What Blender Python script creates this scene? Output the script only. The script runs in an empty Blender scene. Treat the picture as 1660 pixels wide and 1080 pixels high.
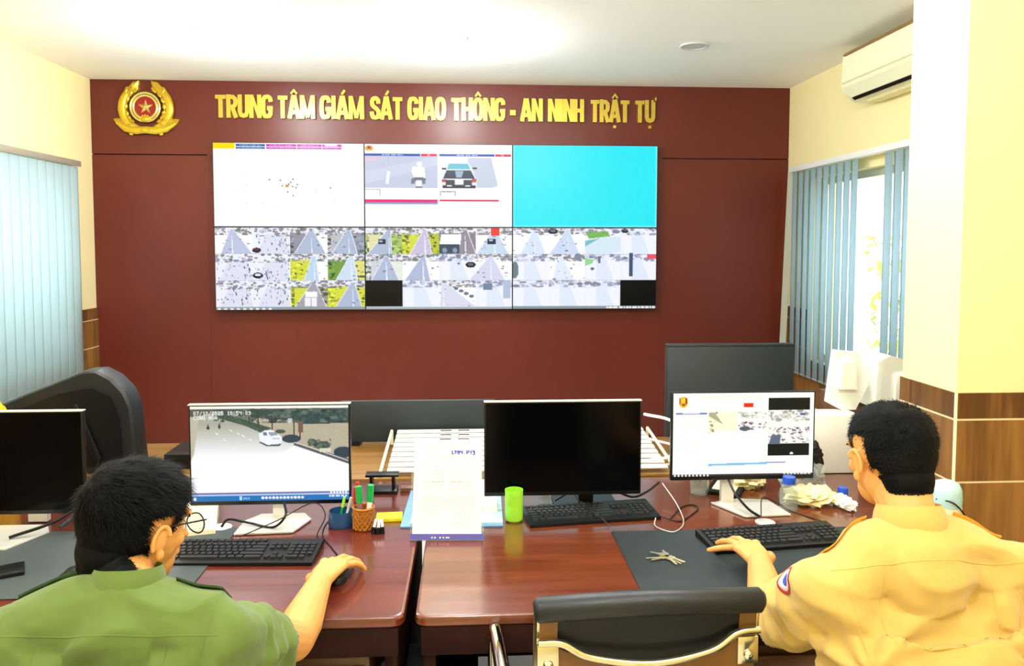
import bpy, bmesh, math, random
import numpy as np
from mathutils import Vector, Matrix, noise
from mathutils.bvhtree import BVHTree
PI = math.pi
S = bpy.context.scene
COL = S.collection
# ------------------------------------------------------------------ camera, world, lamps and added fill lights, exposure
cd = bpy.data.cameras.new('camera'); cam = bpy.data.objects.new('camera', cd); COL.objects.link(cam); S.camera = cam
cd.sensor_width = 36; cd.lens = 36*1265.9/1660; cd.shift_x = -1.6/1660; cd.shift_y = -67.5/1660; cd.clip_start = .05
cam.location = (0, 0, 1.657)
cam.rotation_euler = (Matrix.Rotation(-.0577, 3, 'Z') @ Matrix.Rotation(PI/2-.0586, 3, 'X') @ Matrix.Rotation(.0012, 3, 'Z')).to_euler()
W = bpy.data.worlds.new('world'); S.world = W; W.use_nodes = True
W.node_tree.nodes['Background'].inputs[0].default_value = (.95, .98, 1, 1)
W.node_tree.nodes['Background'].inputs[1].default_value = 2.3
S.view_settings.view_transform = 'Standard'; S.view_settings.look = 'None'
S.view_settings.gamma = 1; S.view_settings.use_curve_mapping = False
S.view_settings.exposure = 0.55
S.cycles.use_denoising = True
S.cycles.max_bounces = 10; S.cycles.diffuse_bounces = 6; S.cycles.transparent_max_bounces = 16
S.cycles.sample_clamp_indirect = 6
YB, XL, XR, ZC, YR = 6.2, -2.858, 2.569, 2.913, -1.6   # back wall, left wall, right wall, ceiling, open end behind
LAMPS_AND_FILL = [(-.10, 4.83), (-1.50, 4.75), (-.10, 2.6), (-1.5, 2.6), (.9, 2.4), (-1.5, .5), (0, .3), (1.0, .3)]  # first two have fittings; the rest are unseen fill lights added for brightness
LIGHT_W = 34
for i, (x, y) in enumerate(LAMPS_AND_FILL):
    l = bpy.data.lights.new('lamp_or_fill_light', 'POINT'); l.shadow_soft_size = .04; l.energy = LIGHT_W; l.color = (.97, .985, 1)
    lo = bpy.data.objects.new('lamp_or_fill_light', l); COL.objects.link(lo); lo.location = (x, y, ZC-.13)

# ------------------------------------------------------------------ materials
def lin(c):
    if isinstance(c, str): c = [int(c[i:i+2], 16)/255 for i in (0, 2, 4)]
    else: c = [v/255 for v in c]
    return [v/12.92 if v <= .04045 else ((v+.055)/1.055)**2.4 for v in c]
def nodes(m): return m.node_tree.nodes, m.node_tree.links
def mat(name, c, rough=.5, metal=0, spec=.5, coat=0, coat_r=.05, var=.06, scale=12, bump=0, bscale=200, emit=0, alpha=1, trans=0, sub=0, sheen=0, stretch=(1, 1, 1), ior=1.45):
    m = bpy.data.materials.new(name); m.use_nodes = True; N, L = nodes(m); b = N['Principled BSDF']
    c = lin(c)
    tc = N.new('ShaderNodeTexCoord'); mp = N.new('ShaderNodeMapping'); mp.inputs['Scale'].default_value = stretch
    L.new(tc.outputs['Object'], mp.inputs[0])
    if var:
        n = N.new('ShaderNodeTexNoise'); n.inputs['Scale'].default_value = scale; n.inputs['Detail'].default_value = 4
        L.new(mp.outputs[0], n.inputs[0])
        r = N.new('ShaderNodeValToRGB')
        r.color_ramp.elements[0].position = .3; r.color_ramp.elements[1].position = .7
        r.color_ramp.elements[0].color = [v*(1-var) for v in c]+[1]; r.color_ramp.elements[1].color = [min(1, v*(1+var)) for v in c]+[1]
        L.new(n.outputs[0], r.inputs[0]); L.new(r.outputs[0], b.inputs['Base Color'])
        if emit: L.new(r.outputs[0], b.inputs['Emission Color'])
    else: b.inputs['Base Color'].default_value = c+[1]
    if bump:
        n2 = N.new('ShaderNodeTexNoise'); n2.inputs['Scale'].default_value = bscale; L.new(mp.outputs[0], n2.inputs[0])
        bp = N.new('ShaderNodeBump'); bp.inputs['Strength'].default_value = bump; bp.inputs['Distance'].default_value = .002
        L.new(n2.outputs[0], bp.inputs['Height']); L.new(bp.outputs[0], b.inputs['Normal'])
    b.inputs['Roughness'].default_value = rough; b.inputs['Metallic'].default_value = metal
    b.inputs['Specular IOR Level'].default_value = spec; b.inputs['Coat Weight'].default_value = coat; b.inputs['Coat Roughness'].default_value = coat_r
    b.inputs['Transmission Weight'].default_value = trans; b.inputs['IOR'].default_value = ior; b.inputs['Alpha'].default_value = alpha
    b.inputs['Subsurface Weight'].default_value = sub; b.inputs['Subsurface Scale'].default_value = .01
    if sheen: b.inputs['Sheen Weight'].default_value = sheen
    if emit:
        b.inputs['Emission Strength'].default_value = emit
        if not var: b.inputs['Emission Color'].default_value = c+[1]
    return m
def glassy(name, c, a=.15, rough=.03):
    m = bpy.data.materials.new(name); m.use_nodes = True; N, L = nodes(m); N.remove(N['Principled BSDF'])
    t = N.new('ShaderNodeBsdfTransparent'); t.inputs[0].default_value = lin(c)+[1]
    g = N.new('ShaderNodeBsdfGlossy'); g.inputs['Roughness'].default_value = rough
    d = N.new('ShaderNodeBsdfDiffuse'); d.inputs[0].default_value = lin(c)+[1]
    lw = N.new('ShaderNodeLayerWeight'); pw = N.new('ShaderNodeMath'); pw.operation = 'POWER'; pw.inputs[1].default_value = 4; L.new(lw.outputs['Facing'], pw.inputs[0])
    fr = N.new('ShaderNodeMath'); fr.operation = 'MULTIPLY_ADD'; fr.inputs[1].default_value = .6; fr.inputs[2].default_value = .04; L.new(pw.outputs[0], fr.inputs[0])
    x = N.new('ShaderNodeMixShader'); x.inputs[0].default_value = a; L.new(t.outputs[0], x.inputs[1]); L.new(d.outputs[0], x.inputs[2])
    y = N.new('ShaderNodeMixShader'); L.new(fr.outputs[0], y.inputs[0]); L.new(x.outputs[0], y.inputs[1]); L.new(g.outputs[0], y.inputs[2])
    L.new(y.outputs[0], N['Material Output'].inputs[0]); return m
def fabric_translucent(name, c, t=.35):
    m = bpy.data.materials.new(name); m.use_nodes = True; N, L = nodes(m); b = N['Principled BSDF']
    b.inputs['Base Color'].default_value = lin(c)+[1]; b.inputs['Roughness'].default_value = .8; b.inputs['Specular IOR Level'].default_value = .2
    tc = N.new('ShaderNodeTexCoord'); w = N.new('ShaderNodeTexNoise'); w.inputs['Scale'].default_value = 300; L.new(tc.outputs['Object'], w.inputs[0])
    bp = N.new('ShaderNodeBump'); bp.inputs['Strength'].default_value = .15; bp.inputs['Distance'].default_value = .001; L.new(w.outputs[0], bp.inputs['Height']); L.new(bp.outputs[0], b.inputs['Normal'])
    tr = N.new('ShaderNodeBsdfTranslucent'); tr.inputs[0].default_value = lin(c)+[1]
    x = N.new('ShaderNodeMixShader'); x.inputs[0].default_value = t; L.new(b.outputs[0], x.inputs[1]); L.new(tr.outputs[0], x.inputs[2]); L.new(x.outputs[0], N['Material Output'].inputs[0]); return m
def wood(name, c1, c2, rough=.25, coat=.5, axis='X', scale=3.5, coat_r=.08, spec=.5):
    m = bpy.data.materials.new(name); m.use_nodes = True; N, L = nodes(m); b = N['Principled BSDF']
    tc = N.new('ShaderNodeTexCoord'); mp = N.new('ShaderNodeMapping')
    mp.inputs['Scale'].default_value = {'X': (.6, 9, 9), 'Y': (9, .6, 9), 'Z': (9, 9, .6)}[axis]
    L.new(tc.outputs['Object'], mp.inputs[0])
    n = N.new('ShaderNodeTexNoise'); n.inputs['Scale'].default_value = scale; n.inputs['Detail'].default_value = 8; n.inputs['Roughness'].default_value = .65; n.inputs['Distortion'].default_value = .6
    L.new(mp.outputs[0], n.inputs[0])
    r = N.new('ShaderNodeValToRGB'); r.color_ramp.elements[0].position = .35; r.color_ramp.elements[1].position = .68
    r.color_ramp.elements[0].color = lin(c1)+[1]; r.color_ramp.elements[1].color = lin(c2)+[1]
    L.new(n.outputs[0], r.inputs[0]); L.new(r.outputs[0], b.inputs['Base Color'])
    b.inputs['Roughness'].default_value = rough; b.inputs['Coat Weight'].default_value = coat; b.inputs['Coat Roughness'].default_value = coat_r; b.inputs['Specular IOR Level'].default_value = spec
    return m
def tile_mat():
    # brown wood-look wall tiles: pale grout every row, upright grain, planks of differing brown
    m = bpy.data.materials.new('brown_wall_tile'); m.use_nodes = True; N, L = nodes(m); b = N['Principled BSDF']
    tc = N.new('ShaderNodeTexCoord'); sp = N.new('ShaderNodeSeparateXYZ'); L.new(tc.outputs['Object'], sp.inputs[0])
    def M(op, a, bb=None, c=None):
        n = N.new('ShaderNodeMath'); n.operation = op
        for i, v in enumerate((a, bb, c)):
            if v is None: continue
            if isinstance(v, (int, float)): n.inputs[i].default_value = v
            else: L.new(v, n.inputs[i])
        return n.outputs[0]
    z = sp.outputs['Z']; h = M('ADD', sp.outputs['X'], sp.outputs['Y'])
    row = M('DIVIDE', M('SUBTRACT', z, .876), .209); fr = M('FRACT', row)
    g = M('LESS_THAN', fr, .03)
    plank = M('FLOOR', M('MULTIPLY', h, 13)); rowi = M('FLOOR', row)
    cb = N.new('ShaderNodeCombineXYZ'); L.new(plank, cb.inputs[0]); L.new(rowi, cb.inputs[1])
    wn = N.new('ShaderNodeTexWhiteNoise'); wn.noise_dimensions = '3D'; L.new(cb.outputs[0], wn.inputs[0])
    mp = N.new('ShaderNodeMapping'); mp.inputs['Scale'].default_value = (14, 14, 1.3); L.new(tc.outputs['Object'], mp.inputs[0])
    n = N.new('ShaderNodeTexNoise'); n.inputs['Scale'].default_value = 3; n.inputs['Detail'].default_value = 7; L.new(mp.outputs[0], n.inputs[0])
    v = M('ADD', M('MULTIPLY', wn.outputs[0], .3), M('MULTIPLY', n.outputs[0], .75))
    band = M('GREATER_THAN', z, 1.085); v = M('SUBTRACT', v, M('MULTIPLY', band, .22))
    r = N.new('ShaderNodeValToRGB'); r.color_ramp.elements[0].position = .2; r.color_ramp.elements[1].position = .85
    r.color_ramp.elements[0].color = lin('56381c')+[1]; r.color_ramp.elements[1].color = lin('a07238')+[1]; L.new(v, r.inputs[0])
    mx = N.new('ShaderNodeMix'); mx.data_type = 'RGBA'; L.new(g, mx.inputs[0]); L.new(r.outputs[0], mx.inputs[6]); mx.inputs[7].default_value = lin('e0cfa8')+[1]
    L.new(mx.outputs[2], b.inputs['Base Color']); b.inputs['Roughness'].default_value = .3
    return m
M = dict(
 wall=mat('cream_paint', 'f1e4ae', .75, spec=.2, var=.02, scale=2, bump=.05),
 ceil=mat('white_ceiling_paint', 'fbfaf8', .85, spec=.1, var=.01, scale=1),
 maroon=mat('maroon_panel', '5f261c', .32, spec=.35, var=.10, scale=1.1, bump=.12, bscale=260),
 groove=mat('groove_dark', '2c0f0b', .7),
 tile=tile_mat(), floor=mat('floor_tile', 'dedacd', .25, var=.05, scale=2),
 white=mat('white_plastic', 'eef0ee', .35, var=.01), ivory=mat('ivory_plastic', 'f2eecd', .35, var=.01), ac=mat('ac_plastic', 'ecebc8', .35, var=.01),
 alu=mat('aluminium', 'd9d6c4', .35, metal=.6, var=.02), silver=mat('silver_stand', 'e2e1dc', .28, metal=.35, var=.02),
 chrome=mat('chrome', 'e6e6e2', .08, metal=1, var=0), key_metal=mat('key_metal', 'd8d0b0', .25, metal=.8, var=.05),
 black=mat('black_plastic', '0b0c0d', .38, spec=.35, var=.05), screen_off=mat('dark_glass_screen', '020304', .14, spec=.12, var=0), keycap=mat('black_keycap', '15181a', .45, spec=.5, var=.1, scale=30),
 grey=mat('dark_grey_plastic', '20282a', .5, var=.1), leather=mat('black_leather', '14181a', .42, spec=.5, var=.1, bump=.25, bscale=400),
 mesh=mat('black_chair_panel', '07090a', .4, spec=.35, var=.1),
 pad=mat('desk_pad_leatherette', '20292b', .55, spec=.4, var=.08, bump=.2, bscale=600), pad_grey=mat('grey_desk_pad', '3d4544', .5, spec=.45, var=.12, scale=6, bump=.15, bscale=500),
 gold=mat('gold_metal', 'd9b93a', .28, metal=.75, var=.05), gold_rim=mat('pale_gold', 'e6d78a', .2, metal=.8, var=.03),
 letter=mat('brushed_gold', 'd6b84a', .25, metal=.7, var=.05, scale=30), red=mat('red_enamel', '8a1410', .3, var=.03),
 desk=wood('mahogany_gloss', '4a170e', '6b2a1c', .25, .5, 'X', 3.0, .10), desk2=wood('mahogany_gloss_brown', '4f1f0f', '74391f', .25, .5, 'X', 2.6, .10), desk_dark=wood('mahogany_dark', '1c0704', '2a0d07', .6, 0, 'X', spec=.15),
 oak=wood('ochre_table_wood', '74501f', '9a7231', .4, .2, 'X'), brown=wood('brown_veneer', '5a3c28', '74523a', .4, .2, 'X'),
 vane_l=fabric_translucent('pale_blue_vane', 'd8ecf2', .5), vane_r=fabric_translucent('blue_vane', 'c6dce6', .5), vane_w=fabric_translucent('whitish_vane', 'd8dccb', .3),
 glass=glassy('window_glass', 'f6fbfb', .04), clear=glassy('clear_plastic', 'eef4f2', .14), frost=mat('frosted_white_plastic', 'f4f6ec', .4, var=.03, sub=.2), bluep=glassy('blue_clear_plastic', '3f78b0', .35),
 acrylic=glassy('clear_acrylic', 'f4f8f4', .06), paper=mat('white_paper', 'f6f6ec', .7, spec=.2, var=.01), purple=mat('purple_strip', '5652a0', .4, var=.05), blueink=mat('blue_ink', '1440a0', .5), greyink=mat('grey_print', 'b9b9ae', .7, var=0),
 folder=mat('blue_folder', '6f9fd0', .4, var=.03), lblue=mat('pale_blue_folder', 'bfe4ee', .4, var=.03), yellow=mat('yellow_paper', 'f4e91a', .6, var=.03), wicker=mat('woven_cane', 'a5681c', .5, var=.25, scale=120), green=mat('green_plastic', '12a04a', .35, var=.03), lime=mat('lime_cup', '9fe23c', .3, var=.02, sub=.1), redp=mat('red_plastic', 'c02a22', .35),
 bluecap=mat('blue_cap', '1d4fc0', .35), cream=mat('cream_plastic_bag', 'efe6b4', .45, var=.08, scale=8), teal=mat('pale_teal_plastic', 'b4dce0', .3, var=.02), card=mat('cardboard', '9a7a52', .7, var=.1), hang=mat('yellow_cloth', 'e8c010', .6, var=.1),
 skin=mat('skin', 'dda05c', .5, spec=.35, var=.06, scale=18, sub=.12, bump=.08, bscale=350), hair=mat('black_hair', '040505', .6, spec=.12, var=.2, scale=60), eye=mat('eye_white', 'f0efe8', .2), iris=mat('dark_iris', '1a0f08', .2), lip=mat('lip', 'a35a44', .5),
 green_shirt=mat('green_shirt_cloth', '5c7034', .8, spec=.15, var=.05, scale=5, bump=.25, bscale=900, sheen=.2), yellow_shirt=mat('yellow_shirt_cloth', 'c8a85c', .8, spec=.15, var=.04, scale=5, bump=.25, bscale=900, sheen=.2), trouser=mat('dark_trousers', '1c2420', .85, spec=.1), shoe=mat('black_shoe', '0c0c0c', .3),
 dgreen=mat('dark_green_cloth', '2c4a22', .7), ygold=mat('amber_cloth', 'd99a2c', .6), leaf=mat('sunlit_leaf', 'c9c63a', .6, var=.3, scale=6), trunk=mat('bark', '6d5638', .9), ground=mat('pale_ground', 'd8d4c4', .9),
 lampglow=mat('lamp_diffuser', 'fffaf0', .5, emit=22, var=0), lampoff=mat('grey_fitting', 'c9ccca', .6, var=.01),
 patch_b=mat('blue_patch', '3a4fb8', .7), patch_r=mat('red_patch', 'c83a34', .7), patch_w=mat('white_patch', 'e8e4ee', .7), brownleather=mat('tan_leatherette', '6f4b1a', .4, var=.1), goldchrome=mat('warm_chrome', 'd6ceb0', .14, metal=.95, var=0),
)
# ------------------------------------------------------------------ geometry collector
def smoothpts(P, n=7):
    P = [Vector(p) for p in P]; P = [2*P[0]-P[1]]+P+[2*P[-1]-P[-2]]; out = []
    for i in range(1, len(P)-2):
        for k in range(n):
            t = k/n; a, b, c, d = P[i-1:i+3]; out.append(.5*((2*b)+(c-a)*t+(2*a-5*b+4*c-d)*t*t+(3*b-a-3*c+d)*t**3))
    return out+[P[-2]]
class G:
    def __init__(s): s.v = []; s.f = []
    def add(s, vs, fs):
        k = len(s.v); s.v += [tuple(v) for v in vs]; s.f += [tuple(i+k for i in f) for f in fs]; return s
    def box(s, c, d, R=None, bev=0):
        x, y, z = [q/2 for q in d]; c = Vector(c)
        if bev:
            b = min(bev, x*.49, y*.49, z*.49); bm = bmesh.new(); bmesh.ops.create_cube(bm, size=2)
            for v in bm.verts: v.co = Vector((v.co.x*x, v.co.y*y, v.co.z*z))
            bmesh.ops.bevel(bm, geom=bm.edges[:]+bm.verts[:], offset=b, segments=2, profile=.5, affect='EDGES')
            vs = [v.co.copy() for v in bm.verts]; fs = [[v.index for v in f.verts] for f in bm.faces]; bm.free()
        else:
            vs = [Vector((i*x, j*y, k*z)) for i in (-1, 1) for j in (-1, 1) for k in (-1, 1)]
            fs = [(0, 1, 3, 2), (4, 6, 7, 5), (0, 4, 5, 1), (2, 3, 7, 6), (0, 2, 6, 4), (1, 5, 7, 3)]
        if R is not None: vs = [R @ v for v in vs]
        return s.add([v+c for v in vs], fs)
    def loft(s, rings, cap=True, closed=False):
        n = len(rings[0]); vs = [p for r in rings for p in r]; fs = []
        m = len(rings)
        for i in range(m if closed else m-1):
            a = i*n; b = ((i+1) % m)*n
            for j in range(n): fs.append((a+j, a+(j+1) % n, b+(j+1) % n, b+j))
        if cap and not closed: fs += [tuple(range(n-1, -1, -1)), tuple(range((m-1)*n, m*n))]
        return s.add(vs, fs)
    def tube(s, pts, r, n=10, cap=True, flat=1, up=None):
        pts = [Vector(p) for p in pts]; rs = r if isinstance(r, (list, tuple)) else [r]*len(pts); rings = []
        u0 = Vector(up) if up else None
        for i, p in enumerate(pts):
            t = (pts[min(i+1, len(pts)-1)]-pts[max(i-1, 0)]).normalized()
            if u0 is None: u0 = Vector((0, 0, 1)) if abs(t.z) < .9 else Vector((0, 1, 0))
            a = t.cross(u0)
            if a.length < 1e-5: a = t.orthogonal()
            a.normalize(); b = a.cross(t).normalized(); u0 = b
            rings.append([p+a*math.cos(2*PI*k/n)*rs[i]+b*math.sin(2*PI*k/n)*rs[i]*flat for k in range(n)])
        return s.loft(rings, cap)
    def cyl(s, p0, p1, r0, r1=None, n=24): return s.tube([p0, p1], [r0, r0 if r1 is None else r1], n)
    def ell(s, c, r, R=None, n=16, m=10):
        c = Vector(c); r = (r, r, r) if isinstance(r, (int, float)) else r; vs = []; fs = []
        for i in range(1, m):
            th = PI*i/m
            for j in range(n):
                ph = 2*PI*j/n; v = Vector((math.sin(th)*math.cos(ph)*r[0], math.sin(th)*math.sin(ph)*r[1], math.cos(th)*r[2])); vs.append((R @ v if R else v)+c)
        for e in (1, -1):
            v = Vector((0, 0, e*r[2])); vs.append((R @ v if R else v)+c)
        for i in range(m-2):
            for j in range(n): fs.append((i*n+j, (i+1)*n+j, (i+1)*n+(j+1) % n, i*n+(j+1) % n))
        T = (m-1)*n
        for j in range(n): fs.append((T, j, (j+1) % n)); fs.append((T+1, (m-2)*n+(j+1) % n, (m-2)*n+j))
        return s.add(vs, fs)
    def lathe(s, prof, c=(0, 0, 0), n=28):
        c = Vector(c); return s.loft([[c+Vector((math.cos(2*PI*k/n)*r, math.sin(2*PI*k/n)*r, z)) for k in range(n)] for r, z in prof])
    def prism(s, poly, o, ax, ay, az, t):
        o, ax, ay, az = map(Vector, (o, ax, ay, az)); a = [o+ax*x+ay*y for x, y in poly]
        return s.loft([a, [p+az*t for p in a]])
    def stroke(s, pts, w, o, ax, ay, az, t, closed=False):
        P = [Vector(p) for p in pts]; n = len(P); Ls = []; Rs = []
        for i in range(n):
            a = P[i]-P[i-1] if (i > 0 or closed) else P[1]-P[0]; b = P[(i+1) % n]-P[i] if (i < n-1 or closed) else a
            if i == 0 and not closed: a = b
            a = a.normalized(); b = b.normalized(); na = Vector((-a.y, a.x)); nb = Vector((-b.y, b.x)); m = na+nb
            m = m.normalized() if m.length > 1e-4 else na; k = w/2/max(.45, m.dot(na)); Ls.append(P[i]+m*k); Rs.append(P[i]-m*k)
        o, ax, ay, az = map(Vector, (o, ax, ay, az))
        q = lambda p, d: o+ax*p.x+ay*p.y+az*d
        rings = [[q(Ls[i], 0), q(Rs[i], 0), q(Rs[i], t), q(Ls[i], t)] for i in range(n)]
        return s.loft(rings, not closed, closed)
    def xf(s, Mx): s.v = [tuple(Mx @ Vector(v)) for v in s.v]; return s
def link(name, me, parent=None, loc=None):
    o = bpy.data.objects.new(name, me); COL.objects.link(o)
    if parent is not None: o.parent = parent
    if loc is not None: o.location = loc
    return o
def mk(g, m, smooth=35, name='mesh'):
    me = bpy.data.meshes.new(name); me.from_pydata([tuple(v) for v in g.v], [], g.f)
    bm = bmesh.new(); bm.from_mesh(me); bmesh.ops.recalc_face_normals(bm, faces=bm.faces); bm.to_mesh(me); bm.free()
    me.materials.append(M[m] if isinstance(m, str) else m)
    if smooth:
        me.polygons.foreach_set('use_smooth', [True]*len(me.polygons)); me.set_sharp_from_angle(angle=math.radians(smooth))
    return me
def obj(name, g, m, parent=None, smooth=35, label=None, loc=None):
    o = link(name, mk(g, m, smooth, name), parent, loc)
    if label: o['label'] = label
    return o
def thing(name, label, cat, loc=(0, 0, 0), rz=0, group=None):
    o = bpy.data.objects.new(name, None); COL.objects.link(o); o.empty_display_size = .05
    o.location = loc; o.rotation_euler = (0, 0, rz); o['label'] = label; o['category'] = cat
    if group: o['group'] = group
    return o
def tag(o, label, cat, group=None, kind=None):
    o['label'] = label; o['category'] = cat
    if group: o['group'] = group
    if kind: o['kind'] = kind
    return o
def struct(name, g, m, label=None, cat=None, parent=None, smooth=0):
    o = obj(name, g, m, parent, smooth)
    if parent is None: o['kind'] = 'structure'; o['label'] = label; o['category'] = cat
    return o
def copy_tree(o, parent=None):
    c = o.copy(); COL.objects.link(c)
    if parent is not None: c.parent = parent
    for ch in list(o.children): copy_tree(ch, c)
    return c
# ------------------------------------------------------------------ pictures shown on screens: coloured fine grids
class Pic:
    def __init__(s, w, h, c=(255, 255, 255)): s.w = w; s.h = h; s.a = np.ones((h, w, 3))*np.array(c, float); s.yy, s.xx = np.mgrid[0:h, 0:w]
    def rect(s, x0, y0, x1, y1, c): s.a[max(0, int(y0)):max(0, int(y1)), max(0, int(x0)):max(0, int(x1))] = c
    def poly(s, P, c, al=1, tex=0, rg=None):
        m = np.zeros((s.h, s.w), bool); n = len(P)
        for i in range(n):
            (x1, y1), (x2, y2) = P[i], P[(i+1) % n]
            if y1 == y2: continue
            m ^= ((s.yy >= min(y1, y2)) & (s.yy < max(y1, y2)) & (s.xx < (x2-x1)*(s.yy-y1)/(y2-y1)+x1))
        v = np.array(c, float)
        if tex: v = v+(rg.random((s.h, s.w, 1))-.5)*tex
        s.a = np.where(m[..., None], s.a*(1-al)+v*al, s.a)
    def ell(s, x, y, rx, ry, c, al=1):
        m = ((s.xx-x)/rx)**2+((s.yy-y)/ry)**2 < 1; s.a[m] = s.a[m]*(1-al)+np.array(c, float)*al
    def line(s, x0, y0, x1, y1, w, c):
        d = math.hypot(x1-x0, y1-y0) or 1; nx, ny = -(y1-y0)/d*w/2, (x1-x0)/d*w/2
        s.poly([(x0+nx, y0+ny), (x1+nx, y1+ny), (x1-nx, y1-ny), (x0-nx, y0-ny)], c)
    def blobs(s, rg, n, box, cols, r0=1, r1=4, al=.8):
        x0, y0, x1, y1 = box
        for i in range(n):
            r = rg.uniform(r0, r1); s.sub(rg.uniform(x0, x1), rg.uniform(y0, y1), r*rg.uniform(.8, 2), r*rg.uniform(.5, 1), cols[int(rg.integers(len(cols)))], al, box)
    def sub(s, x, y, rx, ry, c, al, box):
        X0, X1 = int(max(box[0], x-rx)), int(min(box[2], x+rx+1)); Y0, Y1 = int(max(box[1], y-ry)), int(min(box[3], y+ry+1))
        if X1 <= X0 or Y1 <= Y0: return
        a = s.a[Y0:Y1, X0:X1]; xx = s.xx[Y0:Y1, X0:X1]; yy = s.yy[Y0:Y1, X0:X1]; m = ((xx-x)/rx)**2+((yy-y)/ry)**2 < 1
        a[m] = a[m]*(1-al)+np.array(c, float)*al
    FONT = {'0': '696996', '1': '262227', '2': 'E1686F', '3': 'E16 11E', '4': '99F111', '5': 'F8E11E', '7': 'F12244', '9': '69711E', ':': '040040', '/': '112448', 'C': '788887', 'O': '699996', 'N': '9DDBB9', 'G': '78B997', 'H': '99F999', 'A': '699F99', ' ': '000000', '.': '000004', 'P': 'E99E88', 'Y': '996222', 'D': 'E9999E', 'B': 'E9E99E', '-': '00F000'}
    def text(s, x, y, t, c, k=1):
        for ch in t:
            rows = s.FONT.get(ch, '000000').replace(' ', '6')
            for j, h in enumerate(rows):
                b = int(h, 16)
                for i in range(4):
                    if b >> (3-i) & 1: s.rect(x+i*k, y+j*k, x+i*k+k, y+j*k+k, c)
            x += 5*k
    def words(s, rg, x0, y0, x1, h, c, al=.7):
        x = x0
        while x < x1:
            w = rg.uniform(2, 8)
            X1 = int(min(x+w, x1)); Y1 = int(y0+h); s.a[int(y0):Y1, int(x):X1] = s.a[int(y0):Y1, int(x):X1]*(1-al)+np.array(c, float)*al; x += w+rg.uniform(1, 2.5)
PIXM = {}
def pic_mat(k=1.0):
    if k in PIXM: return PIXM[k]
    m = bpy.data.materials.new('lit_screen'); m.use_nodes = True; N, L = nodes(m); b = N['Principled BSDF']
    a = N.new('ShaderNodeVertexColor'); a.layer_name = 'pic'
    b.inputs['Base Color'].default_value = (0, 0, 0, 1); b.inputs['Roughness'].default_value = .3; b.inputs['Specular IOR Level'].default_value = .2
    L.new(a.outputs[0], b.inputs['Emission Color']); b.inputs['Emission Strength'].default_value = k; PIXM[k] = m; return m
def paint_mat():
    m = bpy.data.materials.new('printed_sheet'); m.use_nodes = True; N, L = nodes(m); b = N['Principled BSDF']
    a = N.new('ShaderNodeVertexColor'); a.layer_name = 'pic'; b.inputs['Roughness'].default_value = .7; L.new(a.outputs[0], b.inputs['Base Color']); return m
def pic_obj(name, P, w, h, parent, o, m, ax=(1, 0, 0), ay=(0, 0, 1)):
    # one flat sheet w x h, its lower left corner at o, its picture carried by the mesh
    nx, ny = P.w, P.h; X, Y = np.meshgrid(np.linspace(0, w, nx), np.linspace(h, 0, ny)); ax = np.array(ax, float); ay = np.array(ay, float)
    co = np.array(o)+X[..., None]*ax+Y[..., None]*ay; co = co.reshape(-1, 3)
    i = np.arange((nx-1)*(ny-1)); r = i//(nx-1)*nx+i % (nx-1); q = np.stack([r, r+nx, r+nx+1, r+1], 1)
    me = bpy.data.meshes.new(name); me.vertices.add(nx*ny); me.vertices.foreach_set('co', co.ravel()); n = len(q)
    me.loops.add(n*4); me.loops.foreach_set('vertex_index', q.ravel()); me.polygons.add(n); me.polygons.foreach_set('loop_start', np.arange(n)*4)
    me.update(calc_edges=True)
    a = np.clip(P.a/255, 0, 1); l = np.where(a <= .04045, a/12.92, ((a+.055)/1.055)**2.4); c = np.ones((nx*ny, 4), np.float32); c[:, :3] = l.reshape(-1, 3)
    at = me.color_attributes.new('pic', 'FLOAT_COLOR', 'POINT'); at.data.foreach_set('color', c.ravel())
    me.materials.append(m); return link(name, me, parent)
# ------------------------------------------------------------------ the room
struct('floor', G().box(((XL+XR)/2, (YB+YR)/2, -.05), (XR-XL+.4, YB-YR+.4, .1)), 'floor', 'beige tiled floor mostly hidden under the desks', 'floor')
struct('ceiling', G().box(((XL+XR)/2, (YB+YR)/2, ZC+.05), (XR-XL+.4, YB-YR+.4, .1)), 'ceil', 'plain white ceiling with round downlights', 'ceiling')
wb = G().box(((XL+XR)/2, YB+.1, ZC/2), (XR-XL+.4, .2, ZC))
wbo = struct('wall_back', wb, 'wall', 'back wall clad in maroon panels around the video wall', 'wall')
# maroon cladding boards; the joints between them are real gaps
pb = G()
zj = 2.349
def board(g, x0, x1, z0, z1): g.box(((x0+x1)/2, YB-.0125, (z0+z1)/2), (x1-x0, .025, z1-z0), bev=.002)
board(pb, XL, XR, zj+.004, ZC); board(pb, XL, -2.0, 0, zj-.004); board(pb, -2.0, 1.545, 0, zj+.005); board(pb, 1.545, XR, 0, zj-.004)
cl_ = struct('wall_cladding', pb, 'maroon', 'maroon panels cladding the whole back wall', 'wall')
struct('joint_backing', G().box(((XL+XR)/2, YB-.002, zj), (XR-XL, .006, .03)), 'groove', parent=cl_)
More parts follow.
